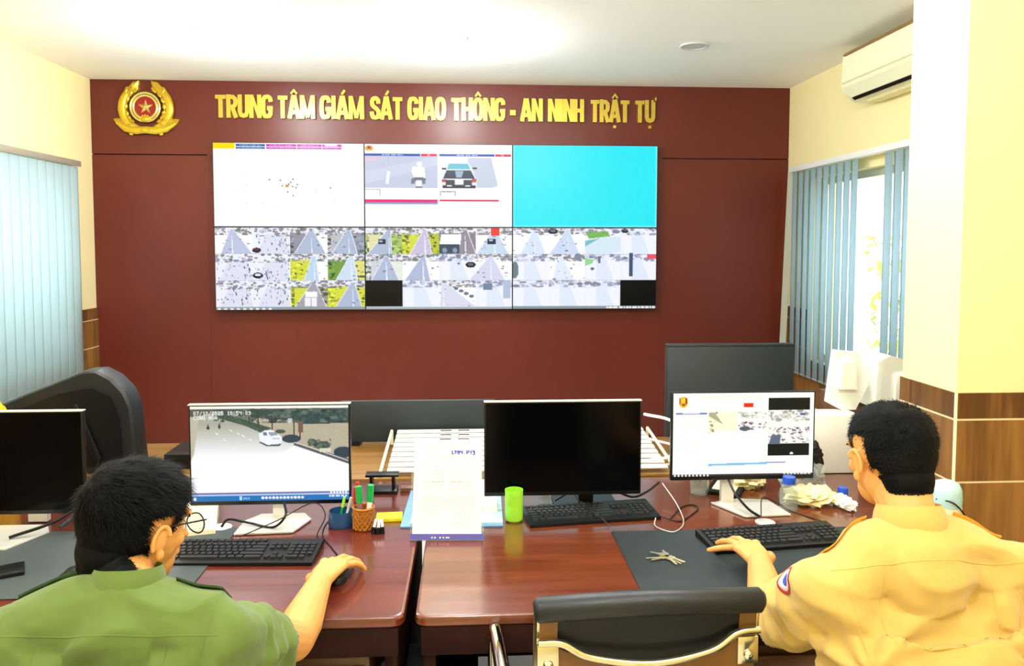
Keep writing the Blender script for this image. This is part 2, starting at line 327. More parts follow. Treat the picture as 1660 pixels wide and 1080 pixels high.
# side walls with a window opening each
def side_wall(name, x, sgn, y0, y1, z0, z1, label):
    g = G(); X = x+sgn*.1
    for a, b, c, d in ((YR, y0, 0, ZC), (y1, YB, 0, ZC), (y0, y1, 0, z0), (y0, y1, z1, ZC)):
        g.box((X, (a+b)/2, (c+d)/2), (.2, b-a, d-c))
    w = struct(name, g, 'wall', label, 'wall')
    t = G()
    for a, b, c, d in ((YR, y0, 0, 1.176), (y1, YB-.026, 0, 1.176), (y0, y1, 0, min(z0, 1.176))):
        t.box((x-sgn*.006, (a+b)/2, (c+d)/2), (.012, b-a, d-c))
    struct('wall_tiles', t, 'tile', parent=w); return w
struct('wall_rear', G().box(((XL+XR)/2, YR-.1, ZC/2), (XR-XL+.4, .2, ZC)), 'wall', 'cream wall behind the camera', 'wall')
WL = (3.2, 5.72, .80, 2.16); WR = (3.3, 5.72, .80, 2.16)
side_wall('wall_left', XL, -1, *WL, label='left cream wall with brown tile dado and wide window')
side_wall('wall_right', XR, 1, *WR, label='right cream wall with brown tile dado, window and air conditioner')
def window(name, x, sgn, W, label):
    y0, y1, z0, z1 = W; X = x+sgn*.1; g = G(); w = .05
    g.box((X, (y0+y1)/2, z0+w/2), (.06, y1-y0, w)).box((X, (y0+y1)/2, z1-w/2), (.06, y1-y0, w))
    for y in (y0+w/2, (y0+y1)/2, y1-w/2): g.box((X, y, (z0+z1)/2), (.058, w, z1-z0-2*w))
    r = struct(name, g, 'alu', label, 'window')
    for a, b in ((y0+w, (y0+y1)/2-w/2), ((y0+y1)/2+w/2, y1-w)):
        struct('pane', G().box((X, (a+b)/2, (z0+z1)/2), (.006, b-a, z1-z0-2*w)), 'glass', parent=r)
window('window_1', XL, -1, WL, 'left window behind the closed pale blue vertical blind')
window('window_2', XR, 1, WR, 'right window glaring between the open blue blind vanes')
# square pillar on the right
pl = struct('pillar', G().box(((1.6+XR+.1)/2, (2.449+2.77)/2, ZC/2), (XR+.1-1.6, 2.77-2.449, ZC)), 'wall', 'cream square pillar with brown tiled base at right', 'pillar')
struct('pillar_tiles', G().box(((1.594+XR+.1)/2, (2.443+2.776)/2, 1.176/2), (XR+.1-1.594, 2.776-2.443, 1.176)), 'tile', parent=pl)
struct('pillar_corner_strip', G().box((1.595, 2.444, 1.176/2), (.007, .007, 1.177)), 'ivory', parent=pl)
# outside: ground and a sunlit shrub beyond the right window
struct('ground', G().box((0, 3, -.35), (40, 30, .1)), 'ground', 'pale ground outside the windows', 'ground')
rg = random.Random(5)
tr = thing('tree', 'sunlit yellow-green tree outside the right window', 'tree', (4.3, 7.2, -.3))
obj('trunk', G().tube([(0, 0, 0), (.03, .02, .9), (-.02, .05, 1.7)], [.07, .05, .02]), 'trunk', tr)
lf = G()
for i in range(420):
    a = rg.uniform(0, 2*PI); r = .5*math.sqrt(rg.random()); z = rg.uniform(.9, 2.1); c = Vector((r*math.cos(a), r*math.sin(a), z))
    R = Matrix.Rotation(rg.uniform(0, 6.3), 3, 'Z') @ Matrix.Rotation(rg.uniform(-1.2, 1.2), 3, 'X'); s_ = rg.uniform(.04, .08)
    q = [R @ Vector(p)*s_+c for p in ((0, -1, 0), (.45, 0, .08), (0, 1, 0), (-.45, 0, .08))]; lf.add(q, [(0, 1, 2, 3)])
obj('foliage', lf, 'leaf', tr, 0)
# ------------------------------------------------------------------ ceiling fittings
lamp0 = None
for i, (x, y) in enumerate(LAMPS_AND_FILL):
    if lamp0 is None:
        lamp0 = thing('ceiling_lamp', 'lit round ceiling lamp near the middle of the ceiling', 'lamp', (x, y, ZC), 0, 'round ceiling lamps')
        obj('rim', G().lathe([(.098, 0), (.102, -.012), (.094, -.022), (.086, -.018), (.086, 0)]), 'white', lamp0)
        obj('diffuser', G().lathe([(.085, -.002), (.085, -.018), (.07, -.030), (.03, -.036), (.002, -.037)]), 'lampglow', lamp0)
        continue
    if y < 4: continue
    c = copy_tree(lamp0); c.location = (x, y, ZC); c['label'] = 'lit round ceiling lamp further left, above the wall emblem side'
dl = thing('ceiling_downlight', 'grey round switched-off ceiling fitting at right', 'lamp', (1.42, 4.9, ZC))
obj('rim', G().lathe([(.085, 0), (.092, -.006), (.088, -.012), (.075, -.012), (.075, 0)]), 'lampoff', dl)
obj('grille', G().lathe([(.074, 0), (.074, -.008), (.002, -.010)]), 'lampoff', dl)
# ------------------------------------------------------------------ vertical blinds
def blind(name, label, x, ya, yb, zt, zb, ang, m, n, sg, widths=None, skip=(), off=None, thin=.0015):
    t = thing(name, label, 'blind', (x, ya, zb)); L = yb-ya; h = zt-zb
    obj('headrail', G().box((0, L/2, h+.025), (.05, L+.02, .04), bev=.004), 'alu' if sg > 0 else 'white', t)
    vw = L/n*1.12; base = None
    for i in range(n):
        if i in skip: continue
        y = L*(i+.5)/n
        if base is None:
            g = G(); k = 6; rows = []
            for zz in (0, h):
                rows.append([(.006*(1-(2*j/k-1)**2), (j/k-.5)*vw, zz) for j in range(k+1)])
            fs = [(j, j+1, k+2+j, k+1+j) for j in range(k)]; g.add(rows[0]+rows[1], fs)
            me = mk(g, m, 60); base = link('vane', me, t); md = base.modifiers.new('thick', 'SOLIDIFY'); md.thickness = thin; v = base
        else: v = base.copy(); COL.objects.link(v); v.parent = t
        v.location = (0, y, 0); a = ang if off is None else ang+off.get(i, 0); v.rotation_euler = (0, 0, a)
    ch = G()
    ch.tube([(0, 0, .012), (0, L, .012)], .0015, 5)
    obj('bottom_chain', ch, 'white', t); return t
blind('vertical_blind', 'pale blue vertical blind closed over the left window', XL+.055, 3.1, 5.83, 2.215, .70, 0, 'vane_l', 26, 1)
blind('vertical_blind', 'grey-blue vertical blind with light gaps on the right window', XR-.07, 3.15, 5.93, 2.215, .68, math.radians(-8), 'vane_r', 27, -1, skip=(14, 15, 16), off={})
lv = thing('loose_blind_vane', 'loose pale blind vane hanging askew in the right back corner', 'blind', (XR-.05, 6.0, .8))
obj('vane', G().box((-.02, 0, .72), (.012, .10, 1.44), R=Matrix.Rotation(.03, 3, 'Y')), 'vane_w', lv)
# ------------------------------------------------------------------ air conditioner
ac = thing('air_conditioner', 'cream wall air conditioner high on the right wall', 'air conditioner', (XR, 3.95, 2.56))
prof = [(0, .30), (-.16, .31), (-.205, .285), (-.215, .10), (-.185, .045), (-.12, 0), (0, 0)]
def acx(pr, y0, y1): return G().loft([[(x, y, z) for x, z in pr] for y in (y0, y1)])
obj('body', acx(prof, 0, .92), 'ac', ac)
obj('front_panel', acx([(-.207, .28), (-.222, .272), (-.226, .115), (-.216, .108)], .03, .89), 'ac', ac)
obj('intake_slot', acx([(-.19, .302), (-.20, .305), (-.224, .288), (-.208, .28)], .03, .89), 'card', ac)
obj('outlet_gap', acx([(-.15, .014), (-.165, .022), (-.172, .022), (-.155, .006)], .06, .86), 'black', ac)
obj('louver', acx([(-.168, .026), (-.214, .085), (-.220, .083), (-.178, .022)], .05, .87), 'ac', ac)
obj('drain_lip', acx([(-.11, -.001), (-.02, -.001), (-.02, -.012), (-.10, -.012)], .1, .8), 'cream', ac)
# ------------------------------------------------------------------ gold lettering on the back wall
GL = {
 'T': (1.0, [[(0, .89), (1, .89)], [(.5, .9), (.5, 0)]]),
 'R': (1.0, [[(.15, 0), (.15, 1)], [(.1, .89), (.6, .89), (.82, .8), (.85, .68), (.8, .55), (.6, .47), (.2, .47)], [(.5, .47), (.9, 0)]]),
 'U': (1.0, [[(.15, 1), (.15, .25), (.28, .12), (.5, .09), (.72, .12), (.85, .25), (.85, 1)]]),
 'N': (1.05, [[(.14, 0), (.14, 1)], [(.2, .96), (.84, .04)], [(.88, 0), (.88, 1)]]),
 'G': (1.0, [[(.87, .7), (.83, .84), (.68, .91), (.5, .92), (.3, .9), (.17, .8), (.14, .65), (.14, .32), (.18, .18), (.32, .09), (.5, .08), (.72, .1), (.84, .2), (.86, .43), (.52, .43)]]),
 'A': (1.1, [[(.08, 0), (.47, 1)], [(.53, 1), (.92, 0)], [(.25, .27), (.75, .27)]]),
 'M': (1.45, [[(.11, 0), (.13, 1)], [(.16, .97), (.49, .05)], [(.51, .05), (.84, .97)], [(.87, 1), (.89, 0)]]),
 'I': (.42, [[(.5, 0), (.5, 1)]]),
 'S': (.95, [[(.85, .68), (.82, .83), (.66, .91), (.48, .92), (.28, .89), (.16, .78), (.18, .64), (.34, .55), (.66, .46), (.84, .36), (.87, .22), (.76, .11), (.5, .08), (.28, .1), (.15, .2), (.13, .34)]]),
 'O': (1.0, None), 'H': (1.05, [[(.14, 0), (.14, 1)], [(.86, 0), (.86, 1)], [(.1, .5), (.9, .5)]]), '-': (1, [[(0, .3), (1, .3)]])}
TXT = [('TRUNG', 352, 441), ('TÂM', 450, 508), ('GIÁM', 517, 586), ('SÁT', 597, 648), ('GIAO', 657, 717), ('THÔNG', 727, 813), ('-', 822, 831), ('AN', 840, 874), ('NINH', 885, 942), ('TRẬT', 954, 1018), ('TỰ', 1028, 1060)]
sg_ = thing('wall_lettering', 'raised gold capital lettering across the maroon wall above the video wall', 'sign', (-1.92, YB-.025, 2.63))
BASE = {'Â': ('A', 'c'), 'Á': ('A', 'a'), 'Ô': ('O', 'c'), 'Ậ': ('A', 'cd'), 'Ự': ('U', 'hd')}
for wd, p0, p1 in TXT:
    x0 = (p0-352)*.004789; x1 = (p1-352)*.004789; ls = [(BASE.get(c, (c, ''))) for c in wd]
    tot = sum(GL[b][0] for b, _ in ls); gap = .008 if len(ls) > 1 else 0; u = (x1-x0-gap*(len(ls)-1))/tot; x = x0
    for b, dia in ls:
        w = GL[b][0]*u; H = .176; g = G(); o = (x, -.030, -.006*(x/3.4)); ax, ay, az = (1, 0, 0), (0, 0, 1), (0, 1, 0); sw = .0315
        if b == '-': g.prism([(0, .045), (w, .045), (w, .085), (0, .085)], o, ax, ay, az, .03)
        elif b == 'O':
            pts = [(w*(.5+.36*math.copysign(abs(math.cos(a))**.75, math.cos(a))), H*(.5+.42*math.copysign(abs(math.sin(a))**.75, math.sin(a)))) for a in [2*PI*k/24 for k in range(24)]]
            g.stroke(pts, sw, o, ax, ay, az, .03, True)
        else:
            for k, pl_ in enumerate(GL[b][1]):
                hh = sw*.95 if abs(pl_[0][1]-pl_[-1][1]) < .01 and len(pl_) == 2 else sw
                if b in 'MN' and k in (1, 2) and len(pl_) == 2 and abs(pl_[0][0]-pl_[1][0]) > .1: hh = sw*.75
                oo = (x, -.030-.0004*k, o[2]); g.stroke([(p[0]*w, p[1]*H) for p in pl_], hh, oo, ax, ay, az, .03)
        if 'c' in dia: g.stroke([(w*.22, H*1.06), (w*.5, H*1.22), (w*.78, H*1.06)], .014, o, ax, ay, az, .03)
        if 'a' in dia: g.stroke([(w*.45, H*1.06), (w*.72, H*1.25)], .017, o, ax, ay, az, .03)
        if 'h' in dia: g.stroke([(w*.9, H*.93), (w*1.1, H*1.0), (w*1.12, H*1.12)], .013, o, ax, ay, az, .03)
        if 'd' in dia: g.prism([(w*.5-.011, -.045), (w*.5+.011, -.045), (w*.5+.011, -.023), (w*.5-.011, -.023)], o, ax, ay, az, .03)
        obj('letter', g, 'letter', sg_, 30); x += w+gap
# ------------------------------------------------------------------ gold emblem
em = thing('wall_emblem', 'gold wreath emblem with red disc and star at top left of maroon wall', 'emblem', (-2.441, YB-.025, 2.69))
def leafshape(g, p, q, w, y0, d):
    p = Vector(p); q = Vector(q); t = (q-p); n = Vector((-t.y, t.x)).normalized(); k = 8; top = []; bot = []; mid = []
    for i in range(k+1):
        s_ = i/k; b = p+t*s_; ww = w*math.sin(PI*min(1, s_*.97+.03))**.8; top.append(b+n*ww); bot.append(b-n*ww); mid.append(b)
    vs = [(v.x, y0, v.y) for v in top]+[(v.x, y0-d*(1-abs(2*i/k-1)**2), v.y) for i, v in enumerate(mid)]+[(v.x, y0, v.y) for v in bot]+[(v.x, 0, v.y) for v in top]+[(v.x, 0, v.y) for v in bot]
    m = k+1; fs = []
    for i in range(k):
        fs += [(i, i+1, m+i+1, m+i), (m+i, m+i+1, 2*m+i+1, 2*m+i), (i, 3*m+i, 3*m+i+1, i+1), (2*m+i, 2*m+i+1, 4*m+i+1, 4*m+i)]
    g.add(vs, fs)
for s_ in (-1, 1):
    g = G()
    # broad horn-like sheaf, open at the top, then overlapping side leaves
    sp = smoothpts([(s_*.05, -.014, -.15), (s_*.14, -.016, -.10), (s_*.175, -.018, -.01), (s_*.160, -.018, .08), (s_*.105, -.016, .155), (s_*.055, -.012, .205)], 5)
    g.tube(sp, [.034*(1-abs(2*k/(len(sp)-1)-.85)**2*.55) if k < len(sp)-1 else .003 for k in range(len(sp))], 12, flat=.6, up=(0, -1, 0))
    leafshape(g, (s_*.150, .085), (s_*.045, .212), .030, -.024, .018)
    leafshape(g, (s_*.185, .030), (s_*.120, .150), .026, -.020, .016)
    for k, (a0, a1, l_) in enumerate(((55, 70, .07), (35, 62, .07), (14, 55, .07), (-8, 35, .07), (-28, 10, .06), (-42, -15, .06), (-55, -35, .05))):
        a = math.radians(a0); b = (s_*.168*math.cos(a), .155*math.sin(a)+.01); t_ = math.radians(a1+30)
        leafshape(g, b, (b[0]+s_*math.cos(t_)*l_, b[1]+math.sin(t_)*l_), .019, -.024, .014)
        leafshape(g, (b[0]*.86, b[1]*.86), (b[0]*.86+s_*math.cos(t_+.5)*l_*.8, b[1]*.86+math.sin(t_+.5)*l_*.8), .012, -.034, .010)
    leafshape(g, (s_*.10, -.15), (s_*.245, -.075), .034, -.012, .020)
    obj('wreath', g, 'gold', em)
g = G(); g.tube([(-.22, -.02, -.105), (-.15, -.025, -.150), (-.07, -.03, -.165), (0, -.03, -.158), (.07, -.03, -.165), (.15, -.025, -.150), (.22, -.02, -.105)], [.010, .026, .030, .028, .030, .026, .010], 12, flat=.5, up=(0, -1, 0))
for s_ in (-1, 1): g.ell((s_*.11, -.02, -.188), (.018, .012, .014)); g.tube([(s_*.02, -.045, -.15), (s_*.035, -.047, -.165), (s_*.02, -.046, -.175)], .004, 6)
obj('ribbon', g, 'gold', em)
def ring(r, rr, y, n=40): return [(r*math.cos(2*PI*k/n), y, r*math.sin(2*PI*k/n)+.012) for k in range(n+1)]
obj('ring', G().tube(ring(.108, 0, -.03), .009, 8, up=(0, -1, 0)), 'gold_rim', em); obj('ring', G().tube(ring(.088, 0, -.028), .010, 8, up=(0, -1, 0)), 'gold_rim', em)
def disc(r, y0, y1, n=40): return G().loft([[(r*math.cos(2*PI*k/n), y, r*math.sin(2*PI*k/n)+.012) for k in range(n)] for y in (y0, y1)])
obj('backing', disc(.106, 0, -.018), 'groove', em); obj('red_disc', disc(.082, -.018, -.026), 'red', em)
g = G(); P_ = [(.058*(1 if k % 2 == 0 else .4)*math.sin(PI*k/5), .058*(1 if k % 2 == 0 else .4)*math.cos(PI*k/5)+.014) for k in range(10)]
g.add([(x, -.026, z) for x, z in P_]+[(0, -.046, .014)], [(k, (k+1) % 10, 10) for k in range(10)]); obj('star', g, 'gold_rim', em, 0)
g = G().ell((0, -.035, -.078), (.034, .016, .026))
for k in range(7): a = PI*k/6; g.ell((.036*math.cos(a), -.036, -.078+.028*math.sin(a)), .008, n=8, m=6)
obj('gear', g, 'gold', em)
# ------------------------------------------------------------------ video wall: six display panels
R_ = np.random.default_rng(11)
LAV = (214, 218, 240); ROAD = (176, 190, 216); DK = (118, 122, 142); YG = (214, 222, 70); GN = (120, 160, 70); WH = (255, 255, 255)
def tile(P, x, y, w, h, kind, ax=.55, L=WH, Rr=WH, road=ROAD, lo=.1, hi=.95, car=None, extra=None):
    x, y, w, h = map(float, (x, y, w, h)); q = lambda a, b: (x+a*w, y+b*h); box = (x, y, x+w, y+h)
    def pl(pts, c, **k): P.poly([q(*p) for p in pts], c, **k)
    if kind == 'black': P.rect(x, y, x+w, y+h, (5, 8, 8)); return
    P.rect(x, y, x+w, y+h, (238, 240, 252))
    if kind == 'road':
        pl([(0, .2), (ax, .2), (lo, 1), (0, 1)], L, tex=22, rg=R_); pl([(ax, .2), (1, .2), (1, 1), (hi, 1)], Rr, tex=22, rg=R_)
        for c_, a, b in ((L, 0, max(lo, .1)), (Rr, min(hi, .9), 1)):
            if sum(c_) < 650: P.blobs(R_, 26, (x+a*w*.5, y+.3*h, x+b*w, y+h), [tuple(v*.75 for v in c_), tuple(min(255, v*1.15) for v in c_), (60, 80, 50)], 1, 3)
        P.blobs(R_, 60, (x, y, x+w, y+h*.3), [DK, (150, 140, 150), (225, 220, 230), (110, 120, 100)], .8, 3)
        pl([(ax-.05, .08), (ax+.06, .08), (hi, 1), (lo, 1)], road, tex=10, rg=R_)
        pl([(ax, .3), (ax+.01, .3), (ax+.04, 1), (ax, 1)], (235, 236, 250)); P.line(*q(ax-.05, .1), *q(lo, 1), 1.2, (240, 240, 250)); P.line(*q(ax+.06, .1), *q(hi, 1), 1.2, (240, 240, 250))
        P.blobs(R_, 10, box, [DK], .8, 1.8)
    elif kind == 'crowd':
        pl([(.1, 1), (.35, .25), (.85, .25), (1, 1)], (222, 226, 244), tex=14, rg=R_)
        P.blobs(R_, 40, (x, y, x+w, y+h*.35), [DK, (150, 130, 150), (190, 190, 210), (120, 130, 100)], .8, 3)
        for i in range(30):
            a, b = R_.uniform(.02, .97), R_.uniform(.3, .92); P.rect(x+a*w, y+b*h, x+a*w+1+(i % 2), y+b*h+2+i % 3, [DK, (150, 145, 165), (100, 92, 105)][i % 3])
    elif kind == 'wide':
        pl([(.0, .35), (1, .2), (1, 1), (.1, 1)], (242, 244, 255), tex=6, rg=R_); pl([(.3, .15), (.55, .1), (.8, 1), (.3, 1)], (224, 234, 250), tex=8, rg=R_)
        P.blobs(R_, 34, (x, y, x+w, y+h*.28), [DK, (150, 160, 190), (200, 205, 225)], .8, 3.5)
    if car: a, b, s_, c_ = car; P.ell(*q(a, b), s_*w, s_*h*.8, (30, 34, 48)); P.ell(*q(a, b-.02), s_*w*.6, s_*h*.35, c_)
    if extra: extra(P, q)
    P.words(R_, x, y, x+w, 1.2, DK, .5)
pics = []
# 1: map page
P = Pic(250, 138); P.rect(0, 0, 36, 10, (250, 225, 0)); 
for a, b, c in ((38, 86, (20, 90, 170)), (88, 138, (200, 10, 180)), (139, 180, (200, 10, 180)), (181, 213, (200, 10, 180))):
    P.rect(a, 2, b, 6, c); P.rect(a, 7, b, 10, c); P.words(R_, a+6, 3, b-6, 2, (255, 255, 255), .5); P.words(R_, a+4, 7.5, b-6, 2, (255, 255, 255), .35)
P.rect(185, 2, 205, 5, (255, 225, 255)); P.words(R_, 216, 7, 243, 1.5, (200, 190, 220))
for i in range(26): P.words(R_, *(lambda a, b: (a, b, a+R_.uniform(4, 10)))(R_.uniform(20, 220), R_.uniform(20, 120)), 1.2, (225, 222, 228))
for a, b in ((92, 60), (110, 61), (127, 64), (131, 59), (124, 67), (130, 71), (136, 73), (113, 70), (122, 80), (131, 86), (193, 73), (138, 68)): P.ell(a, b, 1.6, 1.2, (70, 80, 120))
P.ell(121, 70, 4, 2.5, (225, 190, 130)); P.ell(121, 70, 2, 1.4, (200, 140, 60)); pics.append(P)
# 2: number-plate page with motorbike and car
P = Pic(240, 138); P.ell(7, 7, 6.5, 5, (215, 170, 60)); P.ell(7, 6, 3, 3, (190, 40, 30)); P.ell(7, 10, 3, 1.5, (230, 210, 120))
for x0 in (0, 121):
    P.rect(x0, 16, x0+90, 20, (20, 80, 180)); P.rect(x0+91, 16, x0+117, 20, (225, 20, 70)); P.words(R_, x0+28, 17, x0+62, 2, (230, 235, 255)); P.words(R_, x0+101, 17, x0+106, 2, (255, 220, 230))
P.poly([(0, 20), (118, 20), (118, 73), (0, 73)], (196, 204, 226), tex=8, rg=R_); P.poly([(0, 45), (118, 20), (118, 34), (0, 66)], (206, 212, 232)); P.rect(0, 22, 30, 24, (240, 190, 205)); P.rect(0, 26, 20, 28, (240, 200, 210))
P.poly([(36, 45), (41, 45), (38, 66), (33, 66)], (250, 250, 250)); P.ell(88, 33, 5, 5, (244, 244, 250)); P.poly([(80, 38), (96, 38), (98, 56), (78, 56)], (248, 248, 252)); P.ell(80, 44, 5, 8, (250, 250, 250)); P.ell(87, 58, 12, 4, (110, 116, 130)); P.rect(75, 58, 81, 66, (120, 126, 140)); P.rect(93, 58, 98, 66, (120, 126, 140)); P.rect(83, 60, 92, 70, (240, 242, 250)); P.ell(87, 71, 6, 2, (120, 125, 140))
P.line(0, 75, 24, 75, 1, (150, 150, 170)); P.line(24, 75, 24, 86, 1, (120, 120, 140)); P.rect(0, 92, 118, 97, (232, 30, 110)); P.rect(0, 97, 118, 100, (130, 150, 220)); P.rect(121, 92, 218, 95, (226, 30, 90))
P.poly([(166, 22), (205, 22), (216, 68), (206, 72), (172, 72)], (196, 206, 224)); P.poly([(121, 22), (130, 22), (124, 72), (121, 72)], (240, 240, 248))
P.poly([(132, 34), (137, 30), (168, 30), (175, 42), (181, 60), (182, 73), (124, 73), (124, 56)], (232, 236, 244)); P.poly([(136, 32), (167, 32), (171, 41), (133, 41)], (90, 190, 210)); P.poly([(132, 43), (172, 43), (178, 56), (126, 57)], (40, 58, 84)); P.poly([(146, 44), (160, 44), (156, 55), (148, 55)], (150, 180, 205)); P.ell(128, 40, 4, 2, (30, 40, 50)); P.ell(178, 39, 4, 2, (30, 40, 50)); P.rect(125, 58, 132, 63, (200, 60, 70)); P.rect(174, 57, 181, 63, (200, 60, 70)); P.rect(131, 59, 174, 68, (60, 60, 75)); P.rect(146, 59, 160, 67, (246, 246, 250)); P.rect(126, 68, 180, 73, (40, 44, 60)); P.rect(133, 68, 141, 70, (230, 235, 240)); P.rect(163, 68, 171, 70, (230, 235, 240))
P.line(122, 78, 146, 78, 1, (60, 60, 70)); P.line(122, 78, 122, 86, 1, (40, 40, 50)); P.line(146, 78, 146, 86, 1, (40, 40, 50)); P.words(R_, 127, 79, 142, 1.5, (100, 100, 130)); P.rect(226, 6, 227, 12, (220, 200, 230)); pics.append(P)
# 3: plain cyan
P = Pic(230, 134, (38, 232, 246)); P.rect(0, 0, 230, 1.5, (130, 245, 255)); P.rect(0, 131, 230, 134, (110, 240, 250)); P.rect(0, 0, 3, 134, (90, 236, 248)); P.rect(227, 0, 230, 134, (110, 240, 250))
P.a += np.kron(R_.random((17, 29)), np.ones((8, 8)))[:134, :230, None]*(6, 3, 2); pics.append(P)
# 4..6: walls of traffic camera pictures
def grid(spec, W_=248, H_=136, bar=5):
    P = Pic(W_, H_, (225, 228, 235)); cw = W_/4; rh = (H_-bar)/3
    for r in range(3):
        for c in range(4):
            k, kw = spec[r][c]; tile(P, c*cw, r*rh, cw, rh, k, **kw)
    return P
P = grid([[('road', dict(ax=.45, lo=.15, hi=1, road=(190, 198, 226))), ('crowd', dict(car=(.1, .85, .12, (120, 50, 60)))), ('road', dict(ax=.55, lo=.1, hi=.95, L=(150, 150, 165))), ('road', dict(ax=.55, lo=.1, hi=.8, L=(190, 190, 200), Rr=(150, 160, 175)))],
          [('crowd', {}), ('crowd', dict(car=(.12, .8, .14, (230, 230, 240)))), ('road', dict(ax=.62, lo=.35, hi=.75, L=YG, road=(190, 215, 240))), ('road', dict(ax=.62, lo=.2, hi=.8, L=GN, Rr=(225, 225, 130), road=(205, 225, 245)))],
          [('crowd', dict(L=GN)), ('crowd', {}), ('road', dict(ax=.6, lo=.1, hi=.95, L=YG, Rr=(170, 165, 150), road=(170, 165, 180), extra=lambda P, q: (P.rect(*q(.4, .45), *q(.72, .65), (250, 250, 250)), P.rect(*q(.38, .66), *q(.7, .98), (240, 242, 246)), P.line(*q(.54, .66), *q(.54, .98), 1, DK)))), ('road', dict(ax=.65, lo=.2, hi=.9, L=YG, Rr=YG))]])
P.rect(0, 131, 248, 136, (150, 156, 160)); [P.ell(5+i*10.5, 134, 2.6, 1.8, WH) for i in range(9)]; pics.append(P)
P = grid([[('road', dict(ax=.62, lo=.05, hi=.7, L=(225, 225, 170), Rr=(170, 200, 110), extra=lambda P, q: (P.rect(*q(.35, .45), *q(.55, .65), (40, 48, 60)), P.rect(*q(.38, .5), *q(.48, .58), (170, 180, 200))))), ('road', dict(ax=.6, lo=.2, hi=.8, L=YG, Rr=(190, 200, 60), road=(205, 195, 225))), ('road', dict(ax=.7, lo=0, hi=1, L=(150, 140, 145), Rr=(140, 130, 140), road=(150, 142, 156), extra=lambda P, q: (P.poly([q(.05, .25), q(.6, .25), q(.57, .65), q(0, .65)], WH), P.rect(*q(0, .65), *q(.56, .98), (60, 78, 100)), P.ell(*q(.14, .85), 4, 4, (140, 155, 175)), P.ell(*q(.42, .85), 4, 4, (140, 155, 175))))), ('road', dict(ax=.5, lo=0, hi=.9, road=(200, 220, 240), extra=lambda P, q: (P.rect(*q(.42, 0), *q(.66, .32), (240, 60, 50)), P.rect(*q(.33, .42), *q(.55, .65), (40, 48, 76)), P.rect(*q(.38, .46), *q(.48, .52), (190, 200, 220)))))],
          [('road', dict(ax=.55, lo=.15, hi=.9, L=(210, 215, 220), Rr=(230, 235, 225))), ('road', dict(ax=.55, lo=.05, hi=.75)), ('wide', dict(car=(.85, .4, .14, (90, 110, 130)), extra=lambda P, q: P.ell(*q(.52, .35), 2.5, 2, DK))), ('road', dict(ax=.4, lo=-.2, hi=.8, road=(214, 216, 240)))],
          [('black', {}), ('wide', {}), ('road', dict(ax=.1, lo=0, hi=1.0, road=(220, 222, 238), extra=lambda P, q: [P.ell(*q(.45+i*.14, .3+i*.1), 4, 2.6, (110, 120, 140)) for i in range(4)])), ('wide', dict(extra=lambda P, q: (P.rect(*q(.2, .12), *q(.45, .38), (120, 135, 160)), P.rect(*q(.75, 0), *q(.95, .7), (180, 195, 220)))))]], 240, 134)
P.rect(0, 130, 240, 134, (170, 175, 180)); pics.append(P)
P = grid([[('road', dict(ax=.6, lo=.2, hi=.9, road=(215, 230, 250))), ('road', dict(ax=.5, lo=0, hi=.85, road=(205, 220, 245), car=(.1, .12, .13, (110, 120, 130)))), ('wide', dict(extra=lambda P, q: (P.poly([q(0, .15), q(.6, .1), q(.7, .3), q(.1, .4)], (120, 180, 90), tex=40, rg=R_), P.poly([q(0, .45), q(1, .3), q(1, .9), q(0, 1)], (215, 232, 246)), P.poly([q(0, .48), q(.4, .38), q(0, .7)], (120, 190, 200))))), ('wide', dict(car=(.1, .1, .1, (90, 100, 130))))],
          [('wide', dict(extra=lambda P, q: P.ell(*q(.05, .6), 6, 14, (110, 130, 140)))), ('road', dict(ax=.3, lo=.1, hi=.7, road=(225, 235, 250), extra=lambda P, q: P.ell(*q(.8, .1), 6, 6, (130, 140, 165)))), ('wide', dict(extra=lambda P, q: (P.poly([q(0, .15), q(.25, .2), q(.2, .35), q(0, .45)], (150, 215, 150)), P.rect(*q(.38, .1), *q(.44, .35), (110, 115, 140)), P.ell(*q(.2, .55), 3, 2.5, (100, 110, 130))))), ('wide', dict(extra=lambda P, q: P.rect(*q(.75, 0), *q(1, .2), (225, 90, 110))))],
          [('wide', {}), ('wide', {}), ('wide', {}), ('black', {})]], 230, 134)
P.rect(186, 41, 192, 80, (70, 85, 115)); P.rect(0, 129, 230, 134, (140, 150, 155)); P.words(R_, 150, 130, 228, 3, WH, .9); pics.append(P)
LAB = ['video wall panel at top left showing a white map page with yellow and magenta bars', 'video wall panel at top middle showing a motorbike and a car', 'video wall panel at top right showing plain cyan', 'video wall panel at bottom left full of crowd and road camera pictures, none black', 'video wall panel at bottom middle with camera pictures and one black tile at left', 'video wall panel at bottom right with pale road pictures and one black corner tile']
PW, PH, PX0, PZ0 = 1.1403, .6405, -1.933, 1.157
for i, P in enumerate(pics):
    c, r = i % 3, i//3; t = thing('display_panel', LAB[i], 'screen', (PX0+c*PW, YB-.025, PZ0+(1-r)*PH), 0, 'video wall display panels'); b = .0045
    obj('housing', G().box((PW/2, -.039, PH/2), (PW-.001, .078, PH-.001)), 'black', t)
    pic_obj('screen', P, PW-2*b, PH-2*b, t, (b, -.0795, b), pic_mat(.70))
